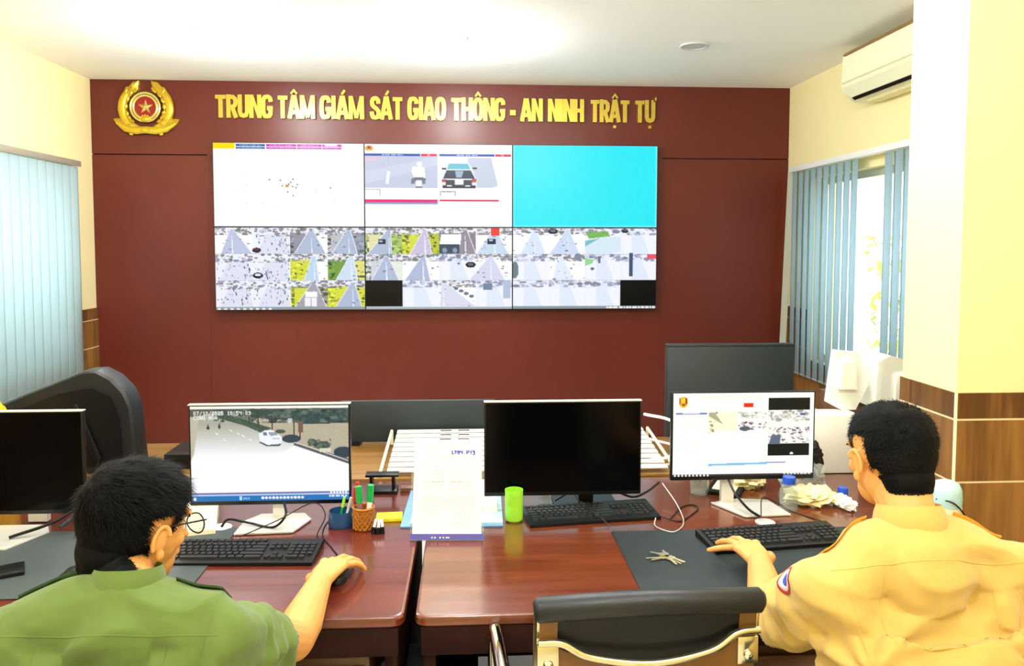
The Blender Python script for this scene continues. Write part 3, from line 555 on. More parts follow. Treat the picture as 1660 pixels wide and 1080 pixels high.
# ------------------------------------------------------------------ desks
def rounded(x0, x1, y0, y1, r, cs=(1, 1, 1, 1)):
    pts = []
    for (cx, cy, a0), on in zip(((x0+r, y0+r, 180), (x1-r, y0+r, 270), (x1-r, y1-r, 0), (x0+r, y1-r, 90)), cs):
        if on: pts += [(cx+r*math.cos(math.radians(a0+k*15)), cy+r*math.sin(math.radians(a0+k*15))) for k in range(7)]
        else: pts.append((x0 if a0 in (180, 90) else x1, y0 if a0 in (180, 270) else y1))
    return pts
def slab(poly, z0, z1, bev=.006):
    g = G(); c = (sum(p[0] for p in poly)/len(poly), sum(p[1] for p in poly)/len(poly))
    def off(k): 
        out = []
        for p in poly:
            d = Vector((c[0]-p[0], c[1]-p[1])); out.append((p[0]+math.copysign(k, d.x), p[1]+math.copysign(k, d.y)))
        return out
    rings = [[(x, y, z0) for x, y in off(bev)], [(x, y, z0+bev) for x, y in poly], [(x, y, z1-bev) for x, y in poly], [(x, y, z1-bev*.3) for x, y in off(bev*.35)], [(x, y, z1) for x, y in off(bev)], [(x, y, z1) for x, y in off(bev*1.5)]]
    return g.loft(rings)
def desk(label, x0, x1, y0, y1, m, md='desk_dark', rc=.03, fr=.055):
    t = thing('office_desk', label, 'desk', ((x0+x1)/2, (y0+y1)/2, 0)); a, b = (x1-x0)/2, (y1-y0)/2
    obj('desk_top', slab(rounded(-a, a, -b, b, rc), .722, .75, .006), m, t, 30)
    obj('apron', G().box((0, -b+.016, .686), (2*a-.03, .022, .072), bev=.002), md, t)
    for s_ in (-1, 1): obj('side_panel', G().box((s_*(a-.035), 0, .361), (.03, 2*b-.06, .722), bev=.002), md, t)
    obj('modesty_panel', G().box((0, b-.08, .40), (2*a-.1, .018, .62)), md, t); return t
desk('glossy reddish mahogany desk at left in front of the man in green', -1.62, -.158, 1.868, 2.985, 'desk')
desk('glossy brown mahogany desk at right with keys and black pad on it', -.132, 1.585, 1.868, 2.985, 'desk2')
t = thing('back_table', 'ochre wooden table behind the two mahogany desks', 'table', (-.1, 3.32, 0))
obj('table_top', G().box((0, 0, .733), (3.3, .60, .034), bev=.003), 'oak', t)
for x in (-1.55, 0, 1.55): obj('leg_panel', G().box((x, 0, .358), (.03, .54, .716)), 'desk_dark', t)
# pads
def pad(label, x0, x1, y0, y1, m, rz=0): 
    o = obj('desk_pad', slab(rounded(-(x1-x0)/2, (x1-x0)/2, -(y1-y0)/2, (y1-y0)/2, .006), .0, .003, .0008), m, None, 30, loc=((x0+x1)/2, (y0+y1)/2, .7502)); o.rotation_euler = (0, 0, rz); tag(o, label, 'desk pad')
pad('large grey desk pad on the left mahogany desk', -1.42, -.735, 2.02, 2.50, 'pad_grey')
pad('black desk pad under the keys on the right mahogany desk', .452, 1.30, 1.93, 2.405, 'pad')
# ------------------------------------------------------------------ monitors
def monitor(label, x0, x1, z0, z1, y, m_st, pic=None, base=None, neck=(0, .05), by=(0, 0), bez='black', bot=.014, top=.004):
    xc = (x0+x1)/2; w = x1-x0; t = thing('computer_monitor', label, 'monitor', (xc, y, .75)); z0 -= .75; z1 -= .75; h = z1-z0
    g = G().box((0, .022, (z0+z1)/2), (w, .020, h), bev=.003)
    g.loft([[(sx*w*k, yy, (z0+z1)/2+sz*h*k*.9) for sx, sz in ((-1, -1), (1, -1), (1, 1), (-1, 1))] for k, yy in ((.40, .031), (.33, .055), (.12, .065))])
    obj('housing', g, 'black', t)
    if bez == 'silver': obj('rim', G().box((0, .021, z1+.0012), (w+.002, .024, .003)), 'silver', t)
    sx0, sx1, sz0, sz1 = -w/2+.006, w/2-.006, z0+bot, z1-top
    if pic is None: obj('screen', G().box(((sx0+sx1)/2, .0115, (sz0+sz1)/2), (sx1-sx0, .002, sz1-sz0)), 'screen_off', t)
    else: pic_obj('screen', pic, sx1-sx0, sz1-sz0, t, (sx0, .0108, sz0), pic_mat(.74))
    nx, nw = neck
    obj('stand_neck', G().loft([[(nx+sx*nw, .045+by[1]+sy*.011, z) for sx, sy in ((-1, -1), (1, -1), (1, 1), (-1, 1))] for z in (.006, .02, z0+h*.35)]), m_st, t)
    obj('base', slab(base, .0012, .009, .002), m_st, t, 30); return t
def Zp(a, b): return ((a-80)/5.68, (b-85)/5.68)
P = Pic(262, 148, (176, 174, 160)); z = Zp
g_ = np.clip((P.yy-28)/52, 0, 1)[..., None]; side = np.clip(1-(P.xx)/262*.3, 0, 1)[..., None]
P.a = np.array((172, 172, 158))*(1-g_)+np.array((250, 250, 255))*g_
P.poly([z(560, 180), z(1568, 250), z(1568, 600), z(1100, 420), z(620, 260)], (184, 174, 152), tex=14, rg=R_)
P.poly([z(150, 108), z(1568, 108), z(1568, 240), z(1120, 250), z(1000, 215), z(700, 190), z(480, 150)], (62, 80, 78), tex=40, rg=R_)
P.blobs(R_, 120, (*z(300, 108), *z(1568, 240)), [(40, 58, 58), (90, 108, 100), (60, 78, 66), (120, 130, 118)], 1.5, 5, .7)
P.poly([z(310, 160), z(480, 170), z(840, 280), z(740, 320), z(600, 260), z(330, 185)], (70, 90, 76), tex=40, rg=R_)
P.poly([z(80, 108), z(330, 108), z(280, 150), z(80, 175)], (92, 92, 82), tex=30, rg=R_); P.poly([z(80, 180), z(160, 200), z(110, 500), z(80, 560)], (190, 184, 164), tex=16, rg=R_)
for a, b, c, d in ((840, 170, 845, 300), (1045, 190, 1050, 360), (715, 170, 712, 260), (625, 160, 628, 235)): P.line(*z(a, b), *z(c, d), 1.8, (52, 56, 54))
P.rect(*z(1092, 232), *z(1140, 325), (124, 92, 80)); P.rect(*z(1108, 325), *z(1118, 380), (60, 56, 54)); P.rect(*z(1000, 200), *z(1035, 240), (190, 200, 200))
for a, b, rx, ry in ((1020, 375, 90, 36), (920, 310, 50, 18), (1220, 410, 45, 32), (1310, 435, 80, 36), (1510, 500, 90, 50)): P.sub(*z(a, b), rx/5.68, ry/5.68, (52, 66, 78) if a > 1400 or a == 1020 else (72, 88, 82), .95, (0, 0, 262, 148))
P.blobs(R_, 40, (*z(1180, 380), *z(1400, 460)), [(60, 76, 66), (110, 124, 100)], 1, 2.5, .7)
P.poly([z(1050, 412), z(1568, 560), z(1568, 606), z(1040, 430)], (96, 92, 100), tex=16, rg=R_); P.line(*z(1080, 415), *z(1560, 575), 1.3, (225, 220, 215)); P.rect(*z(1290, 470), *z(1400, 505), (214, 214, 190))
P.poly([z(1040, 440), z(1568, 610), z(1568, 700), z(900, 520)], (246, 247, 255))
P.poly([z(720, 330), z(770, 300), z(850, 296), z(900, 335), z(935, 360), z(930, 415), z(800, 425), z(725, 390)], (236, 240, 248)); P.poly([z(800, 315), z(870, 312), z(900, 340), z(830, 350)], (150, 160, 168)); P.poly([z(755, 318), z(785, 312), z(800, 345), z(760, 345)], (110, 118, 126)); P.poly([z(725, 395), z(800, 428), z(930, 418), z(910, 440), z(790, 440), z(720, 408)], (90, 100, 116)); P.rect(*z(850, 372), *z(915, 382), (190, 192, 200))
for a, b in ((245, 272), (350, 264)): P.ell(*z(a, b), 2.4, 3, (64, 60, 54)); P.ell(*z(a, b-22), 1.2, 1.4, (50, 46, 44))
for a, b in ((325, 325), (395, 378), (490, 458), (525, 325), (570, 345), (455, 295), (635, 380)): P.line(*z(a-12, b-8), *z(a+14, b+10), 1.6, (240, 240, 236))
P.rect(0, 0, 262, 4, (255, 252, 240)); P.text(6, 8, '07/10/2025 10:54:09', (250, 250, 245)); P.text(6, 15, 'CONG HOA', (250, 250, 245))
P.rect(0, 134, 262, 137, (120, 120, 168)); P.rect(0, 137, 262, 139, (190, 215, 245)); P.rect(0, 139, 262, 148, (44, 116, 184)); P.ell(5, 143, 2.4, 2.4, WH); P.rect(79, 140, 83, 146, (190, 225, 245)); P.words(R_, 85, 142, 96, 3, (170, 205, 240))
for i in range(12): P.ell(117+i*6, 142.5, 2.4, 2.2, [(255, 250, 230), (235, 240, 255), (220, 225, 235)][i % 3])
for i in range(6): P.ell(231+i*5, 135.5, 2, 1.8, (240, 240, 255))
P.words(R_, 228, 140, 258, 3, (235, 240, 255), .9)
bp = [(-.085, -.115), (.095, -.105), (.13, .01), (.10, .065), (-.045, .065), (-.085, .0)]
monitor('lit silver-footed monitor showing a white car on a road', -.907, -.387, .806, 1.138, 2.55, 'silver', P, bp, (.02, .02), bez='silver')
Z3 = lambda a, b: ((a-550)/3.375, (b-88)/3.375)
P = Pic(233, 137, (255, 255, 246)); z = Z3; P.a += np.clip((P.yy-40)/80, 0, 1)[..., None]*(0, 0, 9)
P.ell(*z(606, 136), 7.4, 9, (225, 190, 40)); P.rect(*z(585, 118), *z(593, 150), (180, 50, 30)); P.rect(*z(620, 118), *z(628, 150), (180, 50, 30)); P.ell(*z(606, 128), 3, 4, (240, 215, 50)); P.ell(*z(606, 150), 3, 2, (200, 60, 40)); P.words(R_, *z(700, 110), z(1060, 110)[0], 3, (252, 240, 200), .6)
P.rect(*z(942, 148), *z(996, 172), (245, 60, 20)); P.words(R_, *z(948, 156), z(990, 0)[0], 2, (200, 30, 20))
P.rect(*z(568, 197), *z(740, 208), (110, 130, 190)); P.rect(*z(606, 199), *z(700, 206), (220, 228, 245))
for b in (230, 262, 270, 300, 350, 388, 415): P.words(R_, *z(610, b), z(715, b)[0], 1.5, (252, 244, 224), .7)
P.rect(*z(748, 195), *z(910, 300), (250, 246, 214)); P.poly([z(748, 195), z(780, 195), z(828, 262), z(748, 215)], (176, 176, 140)); P.blobs(R_, 14, (*z(748, 240), *z(780, 310)), [(140, 140, 90), (210, 200, 130)], 1, 2.5); P.rect(*z(788, 195), *z(798, 203), DK)
def crowdpic(x0, y0, x1, y1, n):
    P.rect(x0, y0, x1, y1, (250, 248, 240)); P.blobs(R_, n//2, (x0, y0, x1, y0+(y1-y0)*.35), [(190, 190, 170), (220, 222, 210), (150, 150, 150)], 1, 3)
    P.blobs(R_, n, (x0, y0+(y1-y0)*.5, x1, y1-1), [(70, 60, 70), (120, 90, 100), (200, 190, 190), (255, 255, 255)], .8, 1.9)
crowdpic(*z(912, 195), *z(1072, 300), 60); P.ell(*z(948, 285), 9, 4, (90, 100, 108))
P.rect(*z(1080, 120), *z(1313, 188), (28, 32, 26)); P.rect(*z(1080, 372), *z(1313, 440), (26, 30, 26)); crowdpic(*z(1080, 188), *z(1313, 372), 150); P.poly([z(1082, 372), z(1098, 325), z(1150, 318), z(1146, 372)], (96, 110, 130)); P.ell(*z(1212, 425), 3, 2, (235, 235, 230)); P.rect(*z(1260, 205), *z(1290, 218), (90, 100, 150))
for b in (320, 335, 350, 400, 420): P.words(R_, *z(750, b), z(860, b)[0], 1.2, (252, 244, 224), .8)
P.poly([z(748, 478), z(1075, 472), z(1075, 484), z(748, 490)], (130, 195, 235)); P.rect(*z(1075, 476), *z(1183, 482), (140, 140, 205)); P.rect(0, 133, 233, 137, (60, 50, 48))
for i in range(10): P.ell(4+i*6, 134.5, 1.8, 1.8, WH)
P.words(R_, 184, 132.5, 230, 3, (240, 240, 235), .9)
bp3 = [(-.035, -.115), (.125, -.105), (.105, .045), (.0, .065), (-.105, .03)]
monitor('lit silver-footed monitor showing a white web page', .701, 1.21, .842, 1.152, 2.62, 'silver', P, bp3, (-.045, .022), bez='black')
bpb = [(-.11, -.10), (.11, -.10), (.11, .09), (-.11, .09)]
m2 = monitor('switched-off black monitor in the middle of the right desk', .053, .583, .817, 1.136, 2.56, 'black', None, [(-.02, .09), (.20, .09), (.20, .20), (-.02, .20)], (.09, .025), by=(0, .055), bez='silver')
monitor('switched-off monitor cut off by the left frame edge', -1.765, -1.24, .788, 1.123, 2.55, 'silver', None, [(.02, -.20), (.13, -.20), (.185, -.06), (.15, .0), (.0, .0)], (.10, .03), bez='silver')
# ------------------------------------------------------------------ keyboards and mice
def keyboard(label, x, y, rz, seed=0):
    t = thing('keyboard', label, 'keyboard', (x, y, .7505), rz); W_, D_ = .445, .150
    g = G().loft([[(sx*(W_/2), -D_/2, 0), (sx*W_/2, D_/2, 0), (sx*W_/2, D_/2, .022), (sx*W_/2, -D_/2, .010)] for sx in (-1, -.98, .98, 1)])
    obj('case', g, 'black', t, 30); first = {}
    def key(u, v, w, d=.0155):
        kk = (round(w, 4), d)
        X = -W_/2+.012+u+w/2; Y = D_/2-.016-v; zz = .0105+.0115*(Y+D_/2)/D_
        if kk not in first:
            a, b = w/2-.0014, d/2; g = G().loft([[(-a, -b, 0), (a, -b, 0), (a, b, 0), (-a, b, 0)], [(-a+.0018, -b+.0015, .006), (a-.0018, -b+.0015, .006), (a-.0018, b-.0018, .006), (-a+.0018, b-.0018, .006)]])
            first[kk] = obj('key', g, 'keycap', t, 0); o = first[kk]
        else: o = first[kk].copy(); COL.objects.link(o); o.parent = t
        o.location = (X, Y, zz-.001); o.rotation_euler = (.076, 0, 0)
    p = .0188
    for i in range(13): key(i*p*1.12, 0, p*.98)
    for r, (n, w0, w1) in enumerate(((13, 1, 2), (12, 1.5, 1.5), (11, 1.75, 2.25), (10, 2.25, 2.75))):
        v = .024+r*.0195; key(0, v, w0*p); u = w0*p
        for i in range(n-1): key(u, v, p); u += p
        key(u, v, .281-u)
    v = .024+4*.0195; u = 0
    for w in (1.25, 1.25, 6, 1.25, 1.25, 1.25, 1.5): key(u, v, w*p if w != 1.5 else .281-u); u += w*p
    for r in (0, 1, 2):
        for i in range(3 if r < 2 else 0): key(.287+i*p, .024+r*.0195, p)
    key(.287+p, .024+3*.0195, p)
    for i in range(3): key(.287+i*p, .024+4*.0195, p)
    for r in range(4):
        for i in range(4): key(.349+i*p, .024+r*.0195, p)
    key(.349, .024+4*.0195, 2*p); key(.349+2*p, .024+4*.0195, p)
    return t
keyboard('black keyboard in front of the man in green beside his mouse hand', -.662, 2.275, math.radians(-2.5))
keyboard('black keyboard lying askew below the switched-off middle monitor', .408, 2.555, math.radians(7.5))
keyboard('black keyboard under the left hand of the man in yellow', .935, 2.300, math.radians(7)).location.z = .7537
kb = thing('phone_case', 'black flat case edge at the far left of the desk pad', 'case', (-1.30, 2.165, .7535), .5)
obj('body', G().box((0, 0, .006), (.15, .08, .012), bev=.003), 'black', kb)
def mouse(label, x, y, z_, rz, s_=1):
    t = thing('computer_mouse', label, 'mouse', (x, y, z_), rz)
    prof = [(-.058, .001, .004), (-.056, .022, .016), (-.035, .031, .032), (0, .031, .037), (.03, .029, .029), (.05, .024, .016), (.055, .002, .006)]
    rings = []
    for yy, w, h in prof: rings.append([(w*math.cos(a)*s_, yy*s_, max(0, h*math.sin(a))*s_) for a in [PI*k/12 for k in range(13)]])
    obj('shell', G().loft(rings), 'black', t, 60); obj('wheel', G().tube([(-.003, .032, .028), (.003, .032, .028)], .006, 12), 'grey', t)
    return t
mouse('black mouse under the right hand of the man in green', -.352, 2.105, .7502, math.radians(-12), .85)
mouse('glossy black mouse on the grey pad behind the left shoulder of the man in green', -1.04, 2.14, .7535, math.radians(-60), 1.1)
# ------------------------------------------------------------------ cables
def cable(name, label, pts, r=.0022, m='black'):
    o = Vector(pts[0]); g = G().tube([p-o for p in smoothpts(pts)], r, 6); c = obj(name, g, m, None, 60, loc=o); tag(c, label, 'cable')
zc = .7528
cable('cable', 'black cable looping over the silver foot of the road picture monitor', [(-.79, 2.50, .757), (-.77, 2.515, .775), (-.70, 2.50, .768), (-.62, 2.47, .763), (-.58, 2.47, .80), (-.60, 2.54, .82)], .004)
cable('cable', 'thin dark cable arching past the right end of the same silver foot', [(-.71, 2.42, zc), (-.60, 2.46, .79), (-.50, 2.50, .83), (-.455, 2.47, .80), (-.47, 2.41, .757), (-.44, 2.37, zc)], .0018)
cable('cable', 'thin mouse cable on the red desk leading to the mouse hand', [(-.355, 2.16, .757), (-.37, 2.23, zc), (-.41, 2.32, zc), (-.455, 2.42, zc), (-.46, 2.55, zc), (-.42, 2.68, zc)], .0016)
cable('cable', 'thick grey cables behind the foot of the leftmost monitor', [(-1.27, 2.46, .78), (-1.22, 2.56, .815), (-1.17, 2.54, .775), (-1.13, 2.52, .757)], .006, 'grey')
cable('cable', 'black cable crossing the desk behind the leftmost silver foot', [(-1.40, 2.42, .765), (-1.30, 2.47, .79), (-1.24, 2.58, .81), (-1.16, 2.56, .765), (-1.11, 2.56, .757)], .005)
cable('cable', 'black cable bundle draped over the top of the middle keyboard', [(.30, 2.66, .77), (.36, 2.66, .80), (.43, 2.665, .79), (.50, 2.66, .802), (.57, 2.64, .785), (.63, 2.68, .79), (.69, 2.75, .80)], .004)
cable('cable', 'thin black cable running down across the middle keyboard', [(.37, 2.67, .795), (.375, 2.61, .788), (.40, 2.54, .787), (.44, 2.47, .765), (.455, 2.452, .7528)], .0016)
cable('cable', 'thin black cable loop on the desk right of the middle keyboard', [(.665, 2.50, zc), (.70, 2.56, zc), (.74, 2.62, zc), (.78, 2.64, zc), (.79, 2.60, zc), (.74, 2.53, zc), (.69, 2.48, zc), (.63, 2.50, .765)], .0022)
cable('cable', 'pale cable loop hanging over the edge of the black pad', [(.70, 2.74, .80), (.715, 2.60, .77), (.70, 2.46, .757), (.65, 2.38, .757), (.615, 2.40, .757), (.60, 2.44, .7572), (.61, 2.47, .77)], .0018, 'silver')
cable('cable', 'black power cable hanging behind the web page monitor to the grommet', [(.905, 2.66, .86), (.915, 2.60, .81), (.935, 2.52, .778), (.96, 2.475, .765)], .0045)
cable('cable', 'thin cable curling over the silver foot of the web page monitor', [(.965, 2.48, .763), (1.0, 2.56, .80), (1.06, 2.58, .775), (1.10, 2.56, zc), (1.16, 2.46, zc)], .0018)
for lab, x, y in (('white round cable grommet in the left desk beside the silver foot', -.792, 2.512), ('clear round cable grommet in the right desk behind the keyboard', .972, 2.462)):
    gq = thing('cable_grommet', lab, 'grommet', (x, y, .7502)); obj('ring', G().lathe([(.018, 0), (.032, 0), (.032, .003), (.028, .005), (.018, .005)]), 'white' if x < 0 else 'silver', gq); obj('insert', G().lathe([(.0175, 0), (.0175, .004), (.002, .004)]), 'black', gq)
# ------------------------------------------------------------------ things on the left desk
D0 = .7503
ph = thing('desk_telephone', 'cream desk telephone half hidden behind the head of the man in green', 'telephone', (-.90, 2.53, D0), math.radians(14))
obj('body', G().loft([[(sx, -.10, 0), (sx, .10, 0), (sx, .10, .05), (sx, .04, .042), (sx, -.10, .016)] for sx in (-.085, -.08, .08, .085)]), 'ivory', ph)
kg = None
for r in range(5):
    for c in range(4):
        if kg is None: kg = obj('key', G().box((0, 0, 0), (.013, .010, .006), bev=.002), 'white', ph); o = kg
        else: o = kg.copy(); COL.objects.link(o); o.parent = ph
        yy = -.085+r*.018; o.location = (.004+c*.019, yy, .0175+(yy+.10)*.186); o.rotation_euler = (.18, 0, 0)
obj('handset', G().tube([(-.055, -.09, .045), (-.055, -.05, .055), (-.055, .04, .07), (-.055, .09, .065)], [.022, .014, .014, .022], 12), 'ivory', ph)
st = thing('document_stand', 'clear acrylic stand holding a printed sheet with blue reference number', 'stand', (-.067, 2.362, D0), math.radians(-3))
TL = Matrix.Rotation(math.radians(-16), 3, 'X')
g = G().box((0, 0, .152), (.226, .003, .302), R=None); g.v = [tuple(TL @ Vector(v)) for v in g.v]; obj('holder', g, 'acrylic', st)
obj('foot', G().box((0, .05, .002), (.226, .11, .004), bev=.001), 'acrylic', st)
P = Pic(110, 152, (250, 250, 236)); gy = (150, 152, 144)
for a, b, c in ((18, 10, 42), (22, 14, 38), (16, 18, 36), (48, 10, 96), (54, 14, 90), (28, 27, 88), (42, 30, 66), (14, 39, 24), (36, 39, 48), (62, 39, 76), (88, 39, 94)): P.words(R_, a, b, c, 1.3, gy, .8)
P.line(10, 34, 106, 34, 1, (226, 228, 216)); P.line(106, 34, 106, 92, 1, (226, 228, 216))
for r in range(8):
    b = 44+r*6.2; P.words(R_, 16, b, 26, 1.3, gy, .7); P.words(R_, 30, b, 52, 1.3, gy, .9); P.words(R_, 58, b, 80, 1.3, gy, .9); P.words(R_, 84, b, 96, 1.3, gy, .7); P.line(12, b+3.4, 104, b+3.4, 1, (238, 238, 226))
for b in (96, 99, 102, 105, 108): P.words(R_, 12, b, 102, 1.3, gy, .75)
for a, b, c in ((14, 114, 42), (14, 118, 34), (60, 114, 98), (66, 118, 90), (64, 128, 98), (66, 134, 94)): P.words(R_, a, b, c, 1.3, gy, .8)
P.text(59, 18, '1704.PY3', (20, 70, 160)); P.text(60, 18, '1704.PY3', (10, 50, 165)); P.text(60, 19, '1704.PY3', (10, 60, 170))
pic_obj('paper', P, .212, .285, st, tuple(TL @ Vector((-.106, -.0022, .020))), paint_mat(), (1, 0, 0), tuple(TL @ Vector((0, 0, 1))))
g = G().box((0, -.0025, .011), (.226, .003, .018)); g.v = [tuple(TL @ Vector(v)) for v in g.v]; obj('purple_strip', g, 'purple', st)
g = G()
for i, a in enumerate((-.045, -.036, -.02, -.010, .0, .006)): g.box((a, -.0046, .009), (.005, .0006, .004))
g.v = [tuple(TL @ Vector(v)) for v in g.v]; obj('strip_print', g, 'white', st)
def flat(name, label, cat, m, x, y, z_, w, d, h, rz=0, group=None, bev=.001):
    o = obj(name, G().box((0, 0, h/2), (w, d, h), bev=bev), m, None, 35, loc=(x, y, z_)); o.rotation_euler = (0, 0, rz); tag(o, label, cat, group); return o
flat('folder', 'blue folder lying at the bottom of the pile behind the acrylic stand', 'folder', 'folder', -.05, 2.68, D0, .33, .42, .006, -.02)
flat('folder', 'pale blue folder on top of the blue one, behind the acrylic stand', 'folder', 'lblue', -.035, 2.68, D0+.0061, .30, .40, .008, -.02)
flat('paper_stack', 'stack of white papers showing right of the acrylic stand', 'paper', 'paper', -.005, 2.72, D0+.0142, .21, .30, .022, -.02)
# slatted white rack lying on the back table
rk = thing('slatted_rack', 'long white slatted rack on the back table, black-ticked slats and wire ends', 'rack', (.24, 3.28, .7505))
RT = Matrix.Rotation(math.radians(6), 3, 'X')
slat = G().box((0, 0, 0), (1.12, .040, .006), bev=.002); s0 = None
for i in range(9):
    if s0 is None: s0 = obj('slat', slat, 'white', rk); o = s0
    else: o = s0.copy(); COL.objects.link(o); o.parent = rk
    o.location = RT @ Vector((0, -.22+i*.056, .018)); o.rotation_euler = (math.radians(6), 0, 0); o.location.z += .025
    g = G()
    for x in (-.34, -.26): g.box((x, 0, .0036), (.05, .010, .0012))
    q = obj('slat_mark', g, 'black', rk, loc=o.location); q.rotation_euler = o.rotation_euler
for s_ in (-1, 1):
    g = G().tube([Vector((s_*.585, -.25, .006))]+[RT @ Vector((s_*.585, y, .018))+Vector((0, 0, .025)) for y in (-.24, .24)]+[Vector((s_*.585, .24, .006))], .007, 8); obj('side_rail', g, 'ivory', rk)
g = G().tube(smoothpts([(.56, .20, .14), (.66, .10, .13), (.68, -.02, .08), (.60, -.14, .04), (.50, -.17, .03)]), .007, 8); obj('wire_end', g, 'white', rk)
g = G().tube(smoothpts([(.56, .10, .05), (.67, .03, .03), (.66, -.12, .012), (.50, -.20, .010)]), .006, 8); obj('wire_end', g, 'white', rk)
# dark screens standing on the back table
ds = thing('desk_screen', 'wide dark grey desk screen on the back table behind the printed sheet', 'partition', (-.23, 3.56, .7505))
obj('panel', G().box((0, 0, .105), (.70, .025, .19), bev=.004), 'grey', ds)
for x in (-.28, .28): obj('foot', G().box((x, 0, .006), (.04, .08, .012)), 'black', ds)
ds = thing('partition_panel', 'tall dark grey-green partition panel behind the web page monitor', 'partition', (1.26, 3.68, 0))
obj('panel', G().box((0, 0, .60), (.62, .05, 1.15), bev=.006), 'grey', ds); obj('top_rail', G().box((0, 0, 1.180), (.62, .05, .012), bev=.003), 'grey', ds)
for x in (-.29, .29): obj('foot', G().box((x, 0, .0125), (.05, .30, .025), bev=.004), 'black', ds)
# large black padded bag at the left back
bg = thing('padded_bag', 'large black padded bag with dark straps standing behind the leftmost monitor', 'bag', (-1.58, 3.20, .7505))
pl_ = [(-.40, .0), (-.40, .20), (-.262, .278), (-.14, .330), (.0, .385), (.07, .412), (.12, .415), (.175, .385), (.225, .33), (.252, .265), (.262, .12), (.272, .0)]
def bagring(k, y): 
    c = Vector((-.03, .18)); return [(c.x+(x-c.x)*k, y, max(0, c.y+(z-c.y)*k)) for x, z in pl_]
obj('body', G().loft([bagring(.95, -.060), bagring(.985, -.052), bagring(1, -.03), bagring(1, .03), bagring(.985, .052), bagring(.95, .060)]), 'leather', bg, 30)
g = G(); g.prism([(-.395, .03), (-.395, .185), (-.25, .235), (-.02, .325), (.10, .345), (.17, .31), (.205, .22), (.215, .03)], (0, -.058, 0), (1, 0, 0), (0, 0, 1), (0, -1, 0), .010); obj('front_panel', g, 'mesh', bg, 30)
for x in (-.11, .03): obj('strap', G().tube([(x, -.070, .27+x*.25), (x+.045, -.078, .18), (x+.09, -.078, .06)], .016, 6, flat=.3, up=(0, -1, 0)), 'black', bg)
flat('equipment_box', 'flat black box on the back table left of the road picture monitor', 'box', 'black', -1.08, 3.30, .7505, .30, .22, .06)
def crumple(name, label, cat, m, x, y, z_, r, seed, amp=.35, n=26, fr=3.2, smooth=0):
    g = G().ell((0, 0, 0), 1, n=n, m=n//2+2); V = []
    for v in g.v:
        v = Vector(v); d = noise.noise(v*fr+Vector((seed, 0, 0)))*amp+noise.noise(v*fr*2.7+Vector((0, seed, 0)))*amp*.5; v = v*(1+d); V.append((v.x*r[0], v.y*r[1], max(0, v.z*r[2]+r[2]*.8)))
    g.v = V; o = obj(name, g, m, None, smooth, loc=(x, y, z_)); tag(o, label, cat); return o
crumple('yellow_cloth', 'bright yellow cloth peeking over the leftmost monitor', 'cloth', 'hang', -1.76, 3.0, .7505, (.06, .05, .17), 2, .3)
# pen holders and small desk things
wc = thing('woven_pen_cup', 'small brown woven cup holding green-capped markers', 'pen holder', (-.335, 2.478, D0))
g = G().lathe([(.028, 0), (.031, .004), (.032, .035), (.033, .070), (.030, .070), (.029, .006), (.002, .006)])
for k in range(14):
    for d_ in (1, -1):
        g.tube([(math.cos(2*PI*k/14+d_*j*.35)*.0335, math.sin(2*PI*k/14+d_*j*.35)*.0335, .004+.0155*j) for j in range(5)], .0022, 5)
g.tube([(math.cos(a)*.033, math.sin(a)*.033, .070) for a in [2*PI*k/20 for k in range(21)]], .004, 6)
obj('cup', g, 'wicker', wc)
def marker(label, x, y, z_, dx, dy, h, mb, mc, r=.0075, name='marker_pen'):
    t = thing(name, label, 'pen', (x, y, z_)); a = Vector((0, 0, 0)); b = Vector((dx, dy, h)); c = a.lerp(b, .60)
    obj('barrel', G().tube([a, c], r, 12), mb, t); obj('cap', G().tube([c, b], [r*1.25, r*1.15], 12), mc, t); return t
marker('left green-capped marker in the woven cup', -.345, 2.482, D0+.009, -.006, .0, .128, 'clear', 'green', .009)
marker('right green-capped marker in the woven cup, slightly taller', -.322, 2.482, D0+.009, .010, .0, .132, 'white', 'green', .009)
marker('red pen at the back of the woven cup', -.338, 2.498, D0+.009, -.020, .006, .135, 'redp', 'redp', .006)
bc = thing('blue_pen_cup', 'transparent blue round pen cup left of the woven cup', 'pen holder', (-.412, 2.512, D0))
obj('cup', G().lathe([(.038, 0), (.041, .006), (.040, .028), (.038, .050), (.0365, .050), (.038, .030), (.036, .006), (.002, .006)]), 'bluep', bc)
marker('green scissors handle end standing in the transparent blue cup', -.418, 2.512, D0+.009, .018, .0, .085, 'green', 'lime', .004, 'thin_pen')
marker('white pen leaning in the transparent blue cup', -.400, 2.508, D0+.009, .022, -.004, .085, 'white', 'silver', .004, 'thin_pen')
marker('red-brown marker standing behind the transparent blue cup', -.366, 2.53, D0, .002, .0, .120, 'redp', 'redp', .010)
flat('sticky_note_pad', 'bright yellow sticky note pad right of the woven cup', 'note pad', 'yellow', -.262, 2.565, D0, .085, .062, .012, .06)
hp = thing('hole_punch', 'black hole punch at the back of the left desk', 'hole punch', (-.315, 2.86, D0))
obj('base', G().box((0, 0, .006), (.11, .075, .012), bev=.003), 'black', hp); obj('side_arm', G().loft([[(x, -.02, .012), (x, .03, .012), (x, .01, .065), (x, -.035, .065)] for x in (-.045, -.035)]), 'black', hp); obj('side_arm', G().loft([[(x, -.02, .012), (x, .03, .012), (x, .01, .065), (x, -.035, .065)] for x in (.035, .045)]), 'black', hp); obj('lever', G().box((0, -.015, .068), (.12, .05, .009), bev=.003), 'black', hp)
flat('wooden_block', 'small pinkish brown block right of the hole punch', 'block', 'brown', -.225, 2.86, D0, .05, .035, .016)
uc = None
